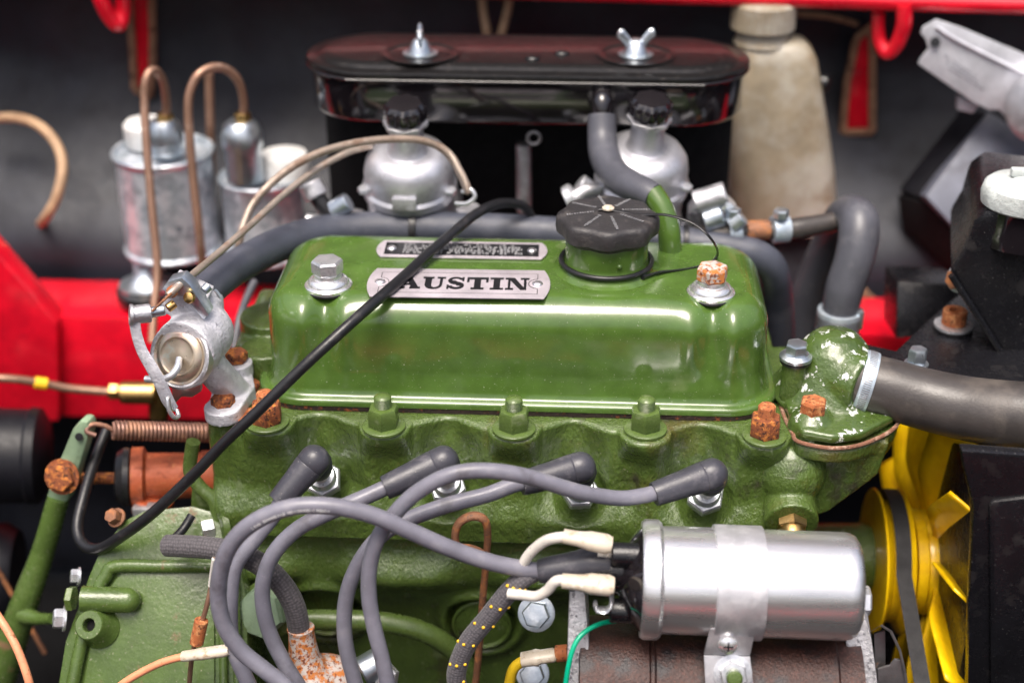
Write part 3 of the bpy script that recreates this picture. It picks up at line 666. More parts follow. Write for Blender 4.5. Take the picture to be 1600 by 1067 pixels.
TU, TD = ca+Vector((0, -.006, .0255)), ca+Vector((0, -.013, -.0195))
for tt in (TU, TD):
    e = cyl('terminal_post', tt-cx*.022, tt+cx*.002, .0092, 'black_satin', co)
    box('blade', tt-cx*.026, (.012, .0008, .007), 'zinc', e, bev=.0001)
# clamp strap, foot, screw, bolt
sa = W(1113, 905, Y=-.15); s0 = (sa-ca).dot(cx); s1 = s0+.0355
lathe('clamp_strap', [(rr+.0002, s0), (rr+.0024, s0+.0002), (rr+.0026, s0+.0010), (rr+.0026, s1-.0010), (rr+.0024, s1-.0002), (rr+.0002, s1)], ca, cx, 'strap_alloy', co, 72)
f0 = [W(1110, 982, Y=-.187), W(1180, 985, Y=-.187), W(1172, 1024, Y=-.186), W(1100, 1022, Y=-.186)]
ft = slab('strap_foot', f0, (0, .0025, 0), 'strap_alloy', co, bev=.0005)
f1 = [W(1100, 1023, Y=-.186), W(1172, 1025, Y=-.186), W(1182, 1112, Y=-.200), W(1104, 1110, Y=-.200)]
slab('bent_tab', f1, (0, .0025, -.001), 'strap_alloy', ft, bev=.0005)
p = W(1137, 1006, Y=-.188); lathe('cross_head_screw', [(.0072, 0), (.0075, .001), (.0066, .003), (.004, .0042), (.0004, .0046)], p, (0, -1, .25), 'chrome', ft, 28)
x_, y_, z_ = basis((0, -1, .25))
for d in (x_, y_): put('slot', *slab_vf([p+z_*.0043+d*.0035+d.cross(z_)*.0006, p+z_*.0043-d*.0035+d.cross(z_)*.0006, p+z_*.0043-d*.0035-d.cross(z_)*.0006, p+z_*.0043+d*.0035-d.cross(z_)*.0006], z_*.0006, 0), 'ink_black', ft)
p = W(1145, 1052, Y=-.192); ax = Vector((0, -.9, .42)).normalized()
nb = hexhead('clamp_nut', p, ax, .0105, .007, 'zinc', co, rot=.2)
lathe('washer', [(.012, -.002), (.014, -.0015), (.014, 0), (.012, .0004)], p, ax, 'zinc', nb, 30)
lathe('stud_end', [(.0058, .006), (.0058, .013), (.0045, .0145), (.0004, .0148)], p, ax, 'green_part', nb, 24)
# ---------- spade terminals and wires at the coil
def sleeve(a, b, r0, r1, parent, mt='sleeve', fl=(.75, 1)):
    P = [lerp(a, b, t) for t in (0, .3, .42, .55, .9, 1)]; rad = [r0*.95, r0, r0*1.1, r1, r1*1.02, r1*.8]
    V, F, UV = sweep(P, rad, 16, fl); return put('connector_sleeve', V, F, mt, parent, uvs=UV)
w1 = thing('white_wire', W(815, 890, Y=-.15), 'white wire with dark flecks to the upper coil terminal', 'wire')
tube('wire', [(812, 900, -.150), (818, 880, -.152), (832, 860, -.155), (856, 843, -.158), (886, 838, -.158)], 8.5, 'white_wire', w1)
sleeve(W(880, 837, Y=-.158), W(956, 851, Y=-.160), .0066, .0085, w1)
w2 = thing('white_wire', W(795, 925, Y=-.15), 'cream wire with bent sleeve to the lower coil terminal', 'wire')
tube('wire', [(795, 927, -.165), (815, 929, -.168), (838, 931, -.170), (855, 922, -.172), (868, 908, -.173), (884, 906, -.173)], 8.5, 'white_wire', w2)
sleeve(W(878, 907, Y=-.173), W(960, 915, Y=-.175), .0068, .0090, w2)
tube('hook_clip', [(955, 925, -.175), (955, 945, -.176), (945, 953, -.176), (932, 950, -.176), (930, 942, -.176)], 7, 'zinc', w2, n=8, flat=(1.3, .5))
tag(tube('green_wire', [(1000, 966, -.145), (965, 969, -.15), (935, 975, -.16), (908, 992, -.17), (893, 1020, -.178), (884, 1067, -.185), (882, 1110, -.19)], 4.2, 'green_wire', n=10), 'thin green wire curving down from under the coil rim', 'wire')
yw = thing('yellow_wire', W(800, 1060, Y=-.12), 'yellow wire with clear sleeve and rusty terminal beside the generator', 'wire')
tube('wire', [(790, 1110, -.13), (796, 1067, -.13), (804, 1042, -.132), (824, 1029, -.133)], 8.5, 'yellow_wire', yw)
sleeve(W(815, 1030, Y=-.134), W(870, 1022, Y=-.134), .0072, .0065, yw)
cyl('rusty_terminal', W(868, 1021, Y=-.133), W(888, 1019, Y=-.133), .0066, 'rust_orange', yw)
# harness in braided cover with yellow tracer
hpath = [(730, 1110, -.155), (714, 1067, -.155), (716, 1038, -.155), (732, 1002, -.155), (762, 965, -.155), (790, 930, -.155), (815, 905, -.153), (835, 893, -.148)]
hn = thing('wiring_harness', W(730, 1067, Y=-.155), 'black cloth harness with yellow flecks left of the coil', 'wiring harness')
tube('braided_cover', hpath, 15.5, 'braid_harness', hn, n=20, seg=14)
S = catmull(WP(hpath), 60); r_h = 15.5*mpp(S[200]); V, F = [], []; s_acc = 0; vf = []
for i in range(1, len(S)-1):
    s_acc += (S[i]-S[i-1]).length; T = (S[i+1]-S[i-1]).normalized()
    u = TOCAM-T*TOCAM.dot(T); u.normalize(); v = T.cross(u)
    if i % 7 == 0:
        a = (s_acc/.021) % 1.0*2*math.pi-math.pi
        if abs(a) < 1.3: vf.append(ball_vf(S[i]+(u*math.cos(a)+v*math.sin(a))*r_h*1.0, .0013, n=8))
put('yellow_tracer', *merge(*vf), 'yellow_tape', hn)

# ====================================================================== GENERATOR
gz = W(1130, 992, Y=-.150).z-.056; GY = -.150
ga, gb = W(905, 1000, Y=GY).x, W(1345, 1000, Y=GY).x
gn = thing('generator', ((ga+gb)/2, GY, gz), 'rust speckled dynamo body under the ignition coil', 'generator')
def notch(a, h): return 1
lathe('body', [(.052, 0), (.0555, .001), (.0555, .052), (.0535, .0535), (.0535, .056), (.0560, .0575), (.0562, gb-ga-.02), (.054, gb-ga-.018), (.053, gb-ga)], (ga, GY, gz), (1, 0, 0), 'generator_rust', gn, 72)
P = [W(890, 925, Y=-.150), W(914, 925, Y=-.150), W(920, 1000, Y=-.165), W(922, 1115, Y=-.185), W(884, 1115, Y=-.185), W(887, 1000, Y=-.165)]
e = slab('end_bracket', P, (0, .03, .01), 'alloy_rough', gn, bev=.002); e['label'] = 'rough grey cast bracket at the left end'
P = [W(1318, 925, Y=-.135), W(1342, 930, Y=-.135), W(1362, 1000, Y=-.155), W(1378, 1115, Y=-.175), W(1338, 1115, Y=-.175), W(1322, 1010, Y=-.155)]
e = slab('end_bracket', P, (0, .03, .01), 'alloy_rough', gn, bev=.002); e['label'] = 'rough grey cast bracket at the right end'
p = W(1345, 938, Y=-.125); hexhead('bracket_bolt', p-Vector((.002, 0, 0)), (1, 0, 0), .0115, .009, 'zinc', gn, rot=.5)
P = [W(1090, 985, Y=-.13), W(1112, 985, Y=-.13), W(1106, 1115, Y=-.18), W(1086, 1115, Y=-.18)]
slab('green_band', P, (0, .02, .004), 'green_part', gn, bev=.002)
# pressed cooling vane of the generator pulley
t = thing('cooling_vane', W(1385, 1020, Y=-.13), 'rusty pressed steel cooling vane between the generator and the belt', 'fan vane')
vv = [(1362, 985), (1378, 975), (1394, 985), (1408, 1015), (1416, 1050), (1424, 1112)]
for i in range(len(vv)-1):
    a, b = vv[i], vv[i+1]
    slab('rim', [W(a[0], a[1], Y=-.150), W(b[0], b[1], Y=-.150), W(b[0], b[1], Y=-.120), W(a[0], a[1], Y=-.120)], (-.0015, 0, -.0015), 'steel_grey', t, bev=.0002)
slab('vane', [W(1366, 990, Y=-.135), W(1383, 985, Y=-.135), W(1385, 1112, Y=-.14), W(1368, 1112, Y=-.14)], (0, .002, 0), 'steel_grey', t, bev=.0003)
slab('vane', [W(1372, 1045, Y=-.148), W(1390, 1040, Y=-.148), W(1398, 1030, Y=-.148), W(1412, 1032, Y=-.148), W(1424, 1115, Y=-.15), W(1372, 1115, Y=-.15)], (0, .002, 0), 'steel_grey', t, bev=.0003)

# ====================================================================== FAN, PULLEY, BELT
FC = W(1400, 876, Y=.055); FY, FZ = FC.y, FC.z; FX = FC.x
pu = thing('water_pump_pulley', (FX, FY, FZ), 'yellow belt pulley in front of the fan', 'pulley')
PRD = .064
lathe('sheave', [(.020, -.012), (.058, -.012), (PRD, -.0115), (PRD+.001, -.010), (PRD-.001, -.0085), (PRD-.010, -.003), (PRD-.010, .005), (PRD-.001, .0105), (PRD+.001, .012), (PRD, .0135), (.055, .014), (.02, .014)], (FX-.010, FY, FZ), (1, 0, 0), 'yellow_paint', pu, 90)
lathe('hub', [(.042, .013), (.0475, .0135), (.0475, .022), (.0455, .024), (.0465, .027), (.0465, .040), (.044, .044), (.038, .046), (.0005, .046)], (FX-.004, FY, FZ), (1, 0, 0), 'yellow_paint', pu, 60)
pump = thing('water_pump', (FX-.05, FY, FZ), 'dark green water pump body left of the yellow pulley', 'water pump')
lathe('body', [(.030, -.09), (.032, -.03), (.030, -.018), (.02, -.015)], (FX, FY+.01, FZ-.005), (1, 0, 0), 'green_cast', pump, 40)
p = W(1296, 845, Y=-.045); 
# belt
bx0 = FX-.0075
bp_ = []
for k in range(0, 13):
    a = math.radians(lerp(200, 10, k/12))     # over the top of the pulley from back to front
    bp_.append(Vector((bx0, FY-math.cos(a)*-1*-1*0 + math.cos(math.pi-a)*-1*(PRD-.004), FZ+math.sin(a)*(PRD-.004))))
V, F = [], []
bel = []
for k in range(25):
    a = lerp(math.radians(215), math.radians(-8), k/24); bel.append(Vector((bx0, FY-(-math.cos(a))*-(PRD-.002)*1, FZ+math.sin(a)*(PRD-.002))))
# direction: angle 0 points to the camera side (-Y)
bel = [Vector((bx0, FY-math.cos(a)*(PRD-.002), FZ+math.sin(a)*(PRD-.002))) for a in [lerp(math.radians(215), math.radians(25), k/24) for k in range(25)]]
end = W(1432, 1110, Y=-.11); end.x = bx0+.004
bel += [lerp(bel[-1], end, t) for t in (.15, .4, .7, 1, 1.4)]
for i, p in enumerate(bel):
    T = (bel[min(i+1, len(bel)-1)]-bel[max(i-1, 0)]).normalized(); N = Vector((1, 0, 0)).cross(T).normalized()
    for u, v in ((-.0062, .0008), (-.0066, .0025), (.0066, .0025), (.0062, .0008), (.0044, -.006), (-.0044, -.006)): V.append(p+Vector((u, 0, 0))-N*v*(1))
for i in range(len(bel)-1):
    for j in range(6): F.append((i*6+j, i*6+(j+1) % 6, (i+1)*6+(j+1) % 6, (i+1)*6+j))
F.append(tuple(range(6))); F.append(tuple((len(bel)-1)*6+j for j in range(6)))
tag(put('fan_belt', V, F, 'belt_rubber'), 'black rubber fan belt running down from the yellow pulley', 'belt')
# cooling fan
fx = FX+.045
fn = thing('cooling_fan', (fx, FY, FZ), 'yellow many bladed cooling fan beside the black shroud', 'fan')
lathe('disc', [(.02, .004), (.074, .010), (.076, .012), (.074, .014), (.02, .008)], (fx, FY, FZ), (1, 0, 0), 'yellow_paint', fn, 60)
lathe('dish', [(.040, -.004), (.066, -.001), (.088, .007), (.112, .020), (.113, .022), (.088, .010), (.066, .002), (.040, .0)], (fx, FY, FZ), (1, 0, 0), 'yellow_paint', fn, 60)
def blade(a, L=.148, wd=.100, tw=-40):
    V, F = [], []; n, m_ = 16, 10
    rad = Vector((0, -math.cos(a), math.sin(a))); tan = Vector((0, math.sin(a), math.cos(a)))
    for i in range(n+1):
        r = lerp(.036, L, i/n); t_ = math.radians(lerp(tw*1.2, tw, i/n)); w_ = wd*lerp(.55, 1.0, sstep(0, .5, i/n))
        for j in range(m_+1):
            s = lerp(-.5, .5, j/m_); c = .006*(1-4*s*s)
            V.append(Vector((fx, FY, FZ))+rad*(r-.008*s*s*(1 if i == n else .3))+(tan*math.cos(t_)+Vector((1, 0, 0))*math.sin(t_))*s*w_+Vector((c, 0, 0)))
    k = m_+1
    for i in range(n):
        for j in range(m_): F.append((i*k+j, i*k+j+1, (i+1)*k+j+1, (i+1)*k+j))
    o = put('blade', V, F, 'yellow_paint', fn); md = o.modifiers.new('t', 'SOLIDIFY'); md.thickness = .0026; return o
for k in range(12): blade(math.radians(74+30*k))

# ====================================================================== RADIATOR + SHROUD (right)
ra = thing('radiator', W(1570, 700, Y=0), 'black radiator and fan shroud filling the right edge', 'radiator')
sy_ = -.10
P = [W(1502, 704, Y=sy_), W(1507, 735, Y=sy_), W(1521, 790, Y=sy_), W(1519, 850, Y=sy_), W(1514, 950, Y=sy_), W(1510, 1130, Y=sy_), W(1760, 1130, Y=sy_), W(1760, 722, Y=sy_)]
slab('shroud_face', P, (.0, .012, 0), 'black_satin', ra, bev=.003)
P = [W(x, y, Y=sy_-.004) for x, y in ((1546, 792), (1552, 784), (1760, 760), (1760, 1130), (1548, 1130))]
slab('shroud_panel', P, (0, .006, 0), 'black_satin', ra, bev=.003)
P = [W(1530, 700, Y=sy_+.02), W(1530, 1130, Y=sy_+.02), W(1530, 1130, Y=.20), W(1530, 700, Y=.20)]
xs = W(1535, 800, Y=sy_).x+.012
slab('shroud_side', [Vector((xs, -.08, -.05)), Vector((xs, -.08, -.42)), Vector((xs, .2, -.42)), Vector((xs, .2, -.05))], (.02, 0, 0), 'black_satin', ra, bev=.004)
# support plate that carries the thermostat end of the radiator
zpl = W(1490, 515, Y=.12).z
P = [W(1345, 535, Z=zpl), W(1400, 548, Z=zpl), W(1450, 500, Z=zpl), W(1500, 458, Z=zpl), W(1700, 470, Z=zpl), W(1700, 620, Z=zpl), W(1480, 640, Z=zpl), W(1360, 590, Z=zpl)]
slab('support_plate', P, (0, 0, -.006), 'black_satin', ra, bev=.0015)
# top tank
P = [W(x, y, Y=.085) for x, y in ((1484, 428), (1506, 392), (1520, 345), (1545, 328), (1740, 350), (1740, 830), (1650, 690))]
slab('top_tank', P, (.03, .14, 0), 'black_satin', ra, bev=.006)
tube('seam_ridge', [(1486, 430, .083), (1530, 498, .083), (1600, 608, .083), (1650, 688, .083)], 5, 'black_satin', ra, n=10)
P = [W(1402, 440, Y=.22), W(1500, 445, Y=.22), W(1500, 520, Y=.20), W(1400, 530, Y=.20)]
slab('mount_bracket', P, (0, .06, -.01), 'black_satin', ra, bev=.003)
nk_ = W(1592, 362, Y=.10)
lathe('filler_neck', [(.030, 0), (.0295, .010), (.0285, .014), (.0285, .032)], nk_-UP*.008, UP, 'black_gloss', ra, 44)
rcap = thing('pressure_cap', nk_+UP*.03, 'pale grey radiator cap at the right edge', 'radiator cap')
lathe('cap', [(.031, -.002), (.0335, 0), (.0345, .008), (.0335, .0150), (.030, .0180), (.018, .0195), (.012, .0235), (.0005, .0245)], nk_+UP*.0255, UP, 'cap_white', rcap, 60, mod=lambda a, h: 1+(.025*max(0, math.cos(2*a)) if h < .012 else 0))
box('finger_tab', nk_+UP*.052, (.030, .008, .007), 'cap_white', rcap, bev=.002)
p = W(1489, 510, Z=zpl+.002)
t = thing('mount_bolt', p, 'rusty orange socket bolt with steel washer on the black support plate', 'bolt')
lathe('washer', [(.009, 0), (.0165, .0003), (.0165, .0025), (.009, .003)], p, UP, 'zinc', t, 40)
lathe('rubber_pad', [(.0168, -.002), (.0172, -.001), (.0172, .0), (.01, .0002)], p, UP, 'rubber_dark', t, 40)
lathe('head', [(.0098, .003), (.0105, .0036), (.0105, .0150), (.0098, .0160), (.0055, .0160), (.0052, .011), (.0004, .011)], p, UP, 'rust_orange', t, 32)
p = W(1497, 436, Y=.11); t = thing('tank_bolt', p, 'small rusty bolt on the edge of the black top tank', 'bolt')
hexhead('hex_head', p, (-.7, -.6, .2), .009, .008, 'rust_thin', t); lathe('washer', [(.0095, -.003), (.012, -.0025), (.012, -.0005), (.009, 0)], p, (-.7, -.6, .2), 'alloy', t, 24)

# ====================================================================== THERMOSTAT HOUSING
th = thing('thermostat_housing', W(1300, 670, Y=.02), 'green thermostat housing with painted white glints and corrosion at the right end of the engine', 'thermostat housing')
c0 = W(1296, 640, Y=.028); c0.z = ZD+.01
dome = W(1292, 582, Y=.02); out = W(1352, 602, Y=.005); bb = W(1269, 648, Y=-.022); bb2 = W(1243, 559, Y=.012); bb3 = W(1430, 600, Y=.05)
base = [W(x, y, Z=ZD+.001) for x, y in ((1222, 628), (1232, 660), (1250, 687), (1300, 696), (1345, 690), (1395, 664), (1400, 625), (1345, 575), (1270, 575))]
tb = put('casting', *merge(slab_vf(base, (0, 0, .009), 0), lathe_vf([(.051, 0), (.045, .009), (.038, .020), (.032, .032), (.0265, .044), (.0175, .053), (.0005, .058)], Vector((dome.x+.006, dome.y+.010, ZD+.004)), UP, 40),
   cyl_vf(Vector((dome.x, dome.y+.006, dome.z-.001)), out, .0265), cyl_vf(bb-UP*.04, bb, .0145), ball_vf(bb-UP*.012, .019)), 'green_glint_corroded', th)
fuse(tb, .0014, 22)
gk = [W(x, y, Z=ZD+.0008) for x, y in ((1218, 628), (1226, 652), (1238, 676), (1248, 690), (1300, 700), (1350, 693), (1400, 666), (1405, 630))]
put('gasket_edge', *sweep(catmull(gk, 6), .0017, 8)[:2], 'gasket_rust', th)
tp = [Vector((v.x, v.y, ZD-.002)) for v in catmull(gk, 3)]+[Vector((.30, .12, ZD-.002)), Vector((.20, .12, ZD-.002))]
mid = [W(x, y, Y=.0) for x, y in ((1215, 700), (1390, 700))]
lo = put('neck_casting', *merge(slab_vf(tp, (0, 0, -.012), 0), ball_vf((.268, .040, -.030), .062, (.85, .95, .70), 30), slab_vf([W(x, y, Y=-.034) for x, y in ((1185, 700), (1240, 706), (1330, 706), (1392, 690), (1372, 742), (1295, 800), (1185, 835))], (0, .09, 0), 0), box_vf((.22, .03, -.03), .08, .10, .05)), 'green_cast', th); fuse(lo, .0016, 10)
def thing_bolt(p, ax, r, h, m, label, washer=True, rot=.3):
    t = thing('hex_bolt', p, label, 'bolt')
    if washer: lathe('washer', [(r*.9, -.0025), (r*1.25, -.002), (r*1.25, -.0004), (r, 0)], p, ax, m, t, 30)
    hexhead('hex_head', p, ax, r, h, m, t, rot=rot); return t
thing_bolt(bb+UP*.002, UP, .0108, .012, 'rust_orange', 'rusty orange bolt on the front of the thermostat housing', washer=False)
st = cyl('pillar', bb2-UP*.05, bb2, .0100, 'green_cast', th)
t = thing_bolt(bb2+UP*.004, UP, .0090, .010, 'zinc_blue', 'clean zinc bolt on a green pillar left of the thermostat dome')
lathe('flange', [(.0100, -.004), (.0130, -.0035), (.0130, -.001), (.0100, .0015)], bb2+UP*.003, UP, 'zinc_blue', t, 36)
lathe('rubber_washer', [(.0100, -.007), (.0122, -.0065), (.0122, -.0045), (.0100, -.004)], bb2+UP*.003, UP, 'rubber_dark', t, 36)
thing_bolt(W(1432, 566, Y=.035), UP, .0078, .013, 'zinc_blue', 'small zinc bolt standing behind the radiator top hose', rot=.1)
# ---------- top hose with worm clip
tph = thing('radiator_hose', W(1470, 640, Y=-.01), 'thick dark top hose leaving the thermostat housing to the right', 'hose')
hp_ = [(1322, 588, .012), (1345, 596, .010), (1385, 606, .005), (1440, 622, -.002), (1500, 636, -.012), (1560, 645, -.024), (1630, 650, -.035), (1720, 652, -.045)]
tube('hose', hp_, [45, 46, 47, 48, 50, 52, 53, 54], 'rubber_brown', tph, n=40)
def clip(path, rpx, parent, m='clip_blue', slots=True, name='hose_clip', wpx=.5):
    P = catmull(WP(path), 6); T = (P[-1]-P[0]).normalized(); r = rpx*mpp(P[0]); L = (P[-1]-P[0]).length
    o = lathe(name, [(r-.0006, 0), (r+.0008, 0.0002), (r+.0011, L*.1), (r+.0011, L*.9), (r+.0008, L-.0002), (r-.0006, L)], P[0], T, m, parent, 64)
    if slots:
        x, y, z = basis(T); vf = []
        for k in range(90):
            a = 2*math.pi*k/90; rd = x*math.cos(a)+y*math.sin(a); tg = z.cross(rd); c = P[0]+T*L*.5+rd*(r+.0010)
            vf.append(slab_vf([c-T*L*.28-tg*.00035, c+T*L*.28+tg*.00015, c+T*L*.28+tg*.0008, c-T*L*.28+tg*.0003], rd*.0004, 0))
        put('worm_slots', *merge(*vf), 'steel_grey', o)
    return o
clip([(1341, 594, .0108), (1362, 600, .0085)], 48, tph)

# ====================================================================== HEATER VALVE (left)
hv = thing('heater_valve', W(350, 640, Y=-.01), 'corroded alloy heater valve on the left end of the engine', 'heater valve')
fl = [W(x, y, Z=ZD+.001) for x, y in ((330, 640), (333, 655), (352, 664), (378, 655), (388, 640), (400, 620), (396, 600), (375, 580), (345, 590))]
nb_ = W(386, 622, Y=.008); nt2 = W(318, 560, Y=-.03); bdy = W(290, 545, Y=-.036); top = W(300, 482, Y=-.012); hs_ = W(322, 470, Y=.02)
vf = [slab_vf(fl, (0, 0, .011), 0), cyl_vf(nb_-UP*.01, nt2, .0135), cyl_vf(W(351, 652, Z=ZD), W(351, 652, Z=ZD)+UP*.011, .0155), cyl_vf(W(372, 585, Z=ZD+.01), W(372, 585, Z=ZD+.01)+UP*.012, .013)]
vf += [ball_vf(bdy+Vector((.008, .02, .004)), .0255), cyl_vf(bdy+Vector((.006, .02, .005)), top+Vector((.002, .012, 0)), .020), cyl_vf(top, hs_, .0155), cyl_vf(bdy+Vector((.004, .010, 0)), bdy+Vector((-.0, -.004, 0)), .0255, 36)]
vf += [box_vf(W(292, 466, Y=-.015), .030, .022, .030, Matrix.Rotation(.5, 3, 'Y'))]
hb = put('body', *merge(*vf), 'alloy_oxide', hv); fuse(hb, .0012, 5)
dax = Vector((-.28, -.88, .38)).normalized()
dc = W(281, 556, Y=-.044)
dsk = lathe('diaphragm_cover', [(.0235, -.006), (.0236, .0), (.0222, .0016), (.0205, .0010), (.0195, .0022), (.0170, .0040), (.0150, .0042), (.0140, .0030), (.0120, .0026), (.006, .0036), (.0004, .0037)], dc, dax, 'passivate', hv, 56)
lathe('clamp_ring', [(.0232, -.008), (.0262, -.007), (.0262, .0005), (.0245, .0016), (.0234, .0010)], dc, dax, 'alloy', dsk, 56)
tube('hook_rod', [(280, 560, -.050), (277, 575, -.058), (266, 588, -.062), (250, 593, -.060), (228, 592, -.056)], [5.5, 6, 6, 6, 5.5], 'zinc', dsk, n=12)
# yellow-passivated bracket and lever
P = [W(x, y, Y=-.046) for x, y in ((268, 600), (300, 588), (314, 600), (314, 612), (300, 621), (284, 620), (270, 634))]
slab('lower_bracket', P, (0, .006, 0), 'passivate', hv, bev=.001)
lv = [(210, 497, -.058), (213, 520, -.060), (222, 548, -.062), (238, 576, -.064), (252, 602, -.064), (262, 625, -.062), (270, 638, -.06)]
tube('lever', lv, [8, 7.5, 8, 9, 9, 9, 8], 'alloy_oxide', hv, n=12, flat=(.45, 1.15))
tube('lever_return', [(272, 640, -.06), (266, 634, -.066), (262, 622, -.069), (264, 640, -.072), (272, 652, -.070), (279, 650, -.064), (276, 640, -.06)], 3.5, 'zinc', hv, n=8)
pv = cyl('pivot_barrel', W(205, 492, Y=-.056), W(236, 489, Y=-.050), .0072, 'alloy', hv)
cyl('pivot_pin', W(232, 489, Y=-.050), W(258, 484, Y=-.046), .0042, 'zinc_blue', pv)
cyl('barrel_cap', W(202, 492, Y=-.057), W(208, 492, Y=-.056), .0082, 'alloy', pv)
P = [W(x, y, Y=-.034) for x, y in ((253, 452), (262, 440), (284, 434), (297, 446), (326, 492), (318, 500), (300, 478), (284, 462), (266, 464))]
br = slab('cable_bracket', P, (.002, .010, .002), 'zinc_blue', hv, bev=.0008)
for (x, y, l) in ((270, 456, 'rust_orange'), (297, 465, 'brass')):
    p = W(x, y, Y=-.037); lathe('screw', [(.0045, 0), (.0048, .001), (.0042, .0028), (.002, .0036), (.0003, .0037)], p, dax, l, br, 20)
for (x0_, y0_, x1_, y1_, mm) in ((262, 482, 273, 474, 'brass'), (318, 455, 326, 447, 'zinc_blue')):
    cyl('set_screw', W(x0_, y0_, Y=-.040), W(x1_, y1_, Y=-.036), .0036, mm, br)
thing_bolt(W(351, 650, Z=ZD)+UP*.0105, UP, .0098, .0085, 'rust', 'rusty bolt on the front foot of the heater valve', washer=False)
thing_bolt(W(372, 584, Z=ZD+.01)+UP*.013, UP, .0095, .0085, 'rust', 'dark rusty bolt on the rear foot of the heater valve', washer=False)
thing_bolt(W(392, 612, Y=.02), UP, .009, .009, 'rust', 'half hidden rusty bolt between heater valve and rocker cover', washer=False)
put('rust_patch', *slab_vf([W(x, y, Z=ZD+.0015) for x, y in ((372, 655), (384, 640), (400, 636), (404, 648), (392, 662), (374, 668))], (0, 0, .0012), .0004), 'rust_orange', hv)
# ---------- heater hose behind the cover
hh_ = thing('heater_hose', W(640, 352, Y=.2), 'long grey heater hose running behind the rocker cover', 'hose')
tube('hose', [(306, 470, .006), (330, 448, .03), (368, 418, .075), (430, 385, .13), (500, 364, .172), (570, 357, .19), (650, 356, .195), (760, 358, .195), (870, 364, .195), (980, 372, .193), (1070, 380, .19), (1140, 388, .187), (1185, 400, .185), (1209, 425, .19), (1216, 480, .21), (1218, 560, .225)], [27, 27, 27, 27, 27, 26, 25, 25, 25, 25, 25, 25, 24, 24, 24, 24], 'rubber_hose', hh_, n=28)
clip([(308, 482, .004), (322, 468, .018)], 30, hh_)
lathe('band', [(.0167, 0), (.0176, .0005), (.0176, .006), (.0167, .0065)], W(641, 356, Y=.195), (1, 0, 0), 'rubber_dark', hh_, 40)
lathe('band', [(.0167, 0), (.0176, .0005), (.0176, .004), (.0167, .0045)], W(1066, 380, Y=.19), (1, 0, -.04), 'rubber_dark', hh_, 40)
tag(tube('breather_hose', [(1022, 308, .128), (1008, 300, .135), (985, 290, .150), (960, 272, .175), (945, 245, .198), (941, 215, .215), (941, 180, .225)], [21, 22, 24, 24, 24, 23, 22], 'rubber_grey', n=28), 'bent grey breather hose from the green pipe to the air cleaner', 'hose')
# ====================================================================== AIR CLEANER
YF = .245
zr = W(820, 121, Y=YF).z; zb = W(820, 200, Y=YF).z
yb_ = W(820, 58, Z=zr).y; HD = min((yb_-YF)/2, .10); AYC = YF+HD
xl, xr = W(484, 105, Y=AYC).x, W(1168, 105, Y=AYC).x; AXC = (xl+xr)/2; AHX = (xr-xl)/2
ac = thing('air_cleaner', (AXC, AYC, zb), 'glossy black oval air cleaner with two wing nuts', 'air cleaner')
def stad(off, n=40):
    r = HD-off; s = AHX-HD; out = []
    for i in range(n+1): a = math.pi/2-math.pi*i/n; out.append((s+r*math.cos(a), r*math.sin(a)))
    for i in range(n+1): a = -math.pi/2-math.pi*i/n; out.append((-s+r*math.cos(a), r*math.sin(a)))
    return out
def stadloft(name, pr, m, parent):
    V, F = [], []; k = len(stad(0))
    for off, z in pr: V += [(AXC+x, AYC+y, z) for x, y in stad(off)]
    for i in range(len(pr)-1):
        for j in range(k): F.append((i*k+j, i*k+(j+1) % k, (i+1)*k+(j+1) % k, (i+1)*k+j))
    F.append(tuple(reversed(range(k)))); F.append(tuple((len(pr)-1)*k+j for j in range(k)))
    return put(name, V, F, m, parent, sharp=45)
stadloft('pan', [(.012, zb), (.006, zb+.001), (.003, zb+.005), (.003, zr-.010), (.0, zr-.008), (.0, zr-.004)], 'black_gloss', ac)
lid = stadloft('lid', [(-.001, zr-.0036), (-.002, zr-.001), (-.001, zr+.0015), (.003, zr+.0028), (.007, zr+.0022), (.010, zr+.004), (.016, zr+.0065), (.022, zr+.0068), (HD-.001, zr+.0072)], 'black_lid', ac)
tube('bead', [Vector((AXC+x, AYC+y, zr-.005)) for x, y in stad(-.0008)[20:62]], 2.2, 'chrome' if False else 'black_gloss', ac, n=8, seg=2)
for i, (px, py) in enumerate(((657, 84), (993, 86))):
    p = W(px, py, Z=zr+.0072)
    lathe('pressed_ring', [(.024, -.002), (.034, -.001), (.037, .0008), (.035, .0014), (.031, .0011), (.028, -.0006)], p, UP, 'black_lid', ac, 48)
    t = thing('wing_nut', p, 'zinc wing nut on the left of the black lid' if i == 0 else 'zinc wing nut on the right of the black lid, wings spread', 'wing nut')
    lathe('hub', [(.016, 0), (.0165, .001), (.0115, .0022), (.0098, .006), (.0065, .013), (.004, .0145)], p, UP, 'zinc_blue', t, 30)
    d = Vector((-.10, .99, 0)) if i == 0 else Vector((1, .15, 0)).normalized()
    for s in (-1, 1):
        tube('wing', [p+d*s*.004+UP*.006, p+d*s*.008+UP*.013, p+d*s*.0145+UP*.020, p+d*s*.017+UP*.0215], [6, 6.5, 8, 5], 'zinc_blue', t, n=12, flat=(1, .55))
    if i == 0: cyl('stud', p, p+UP*.022, .003, 'zinc', t, 14)
for px in (832, 878):
    put('embossed_mark', *ball_vf(W(px, 92 if px == 832 else 84, Z=zr+.0072), .006, (1.2, 1, .5)), 'black_lid', ac)
sp = W(941, 172, Y=YF-.012)
tube('spigot', [W(940, 150, Y=YF+.01), W(940, 152, Y=YF-.006), W(941, 160, Y=YF-.016), W(941, 185, Y=YF-.020)], [14, 15, 16, 16], 'black_gloss', ac, n=20)
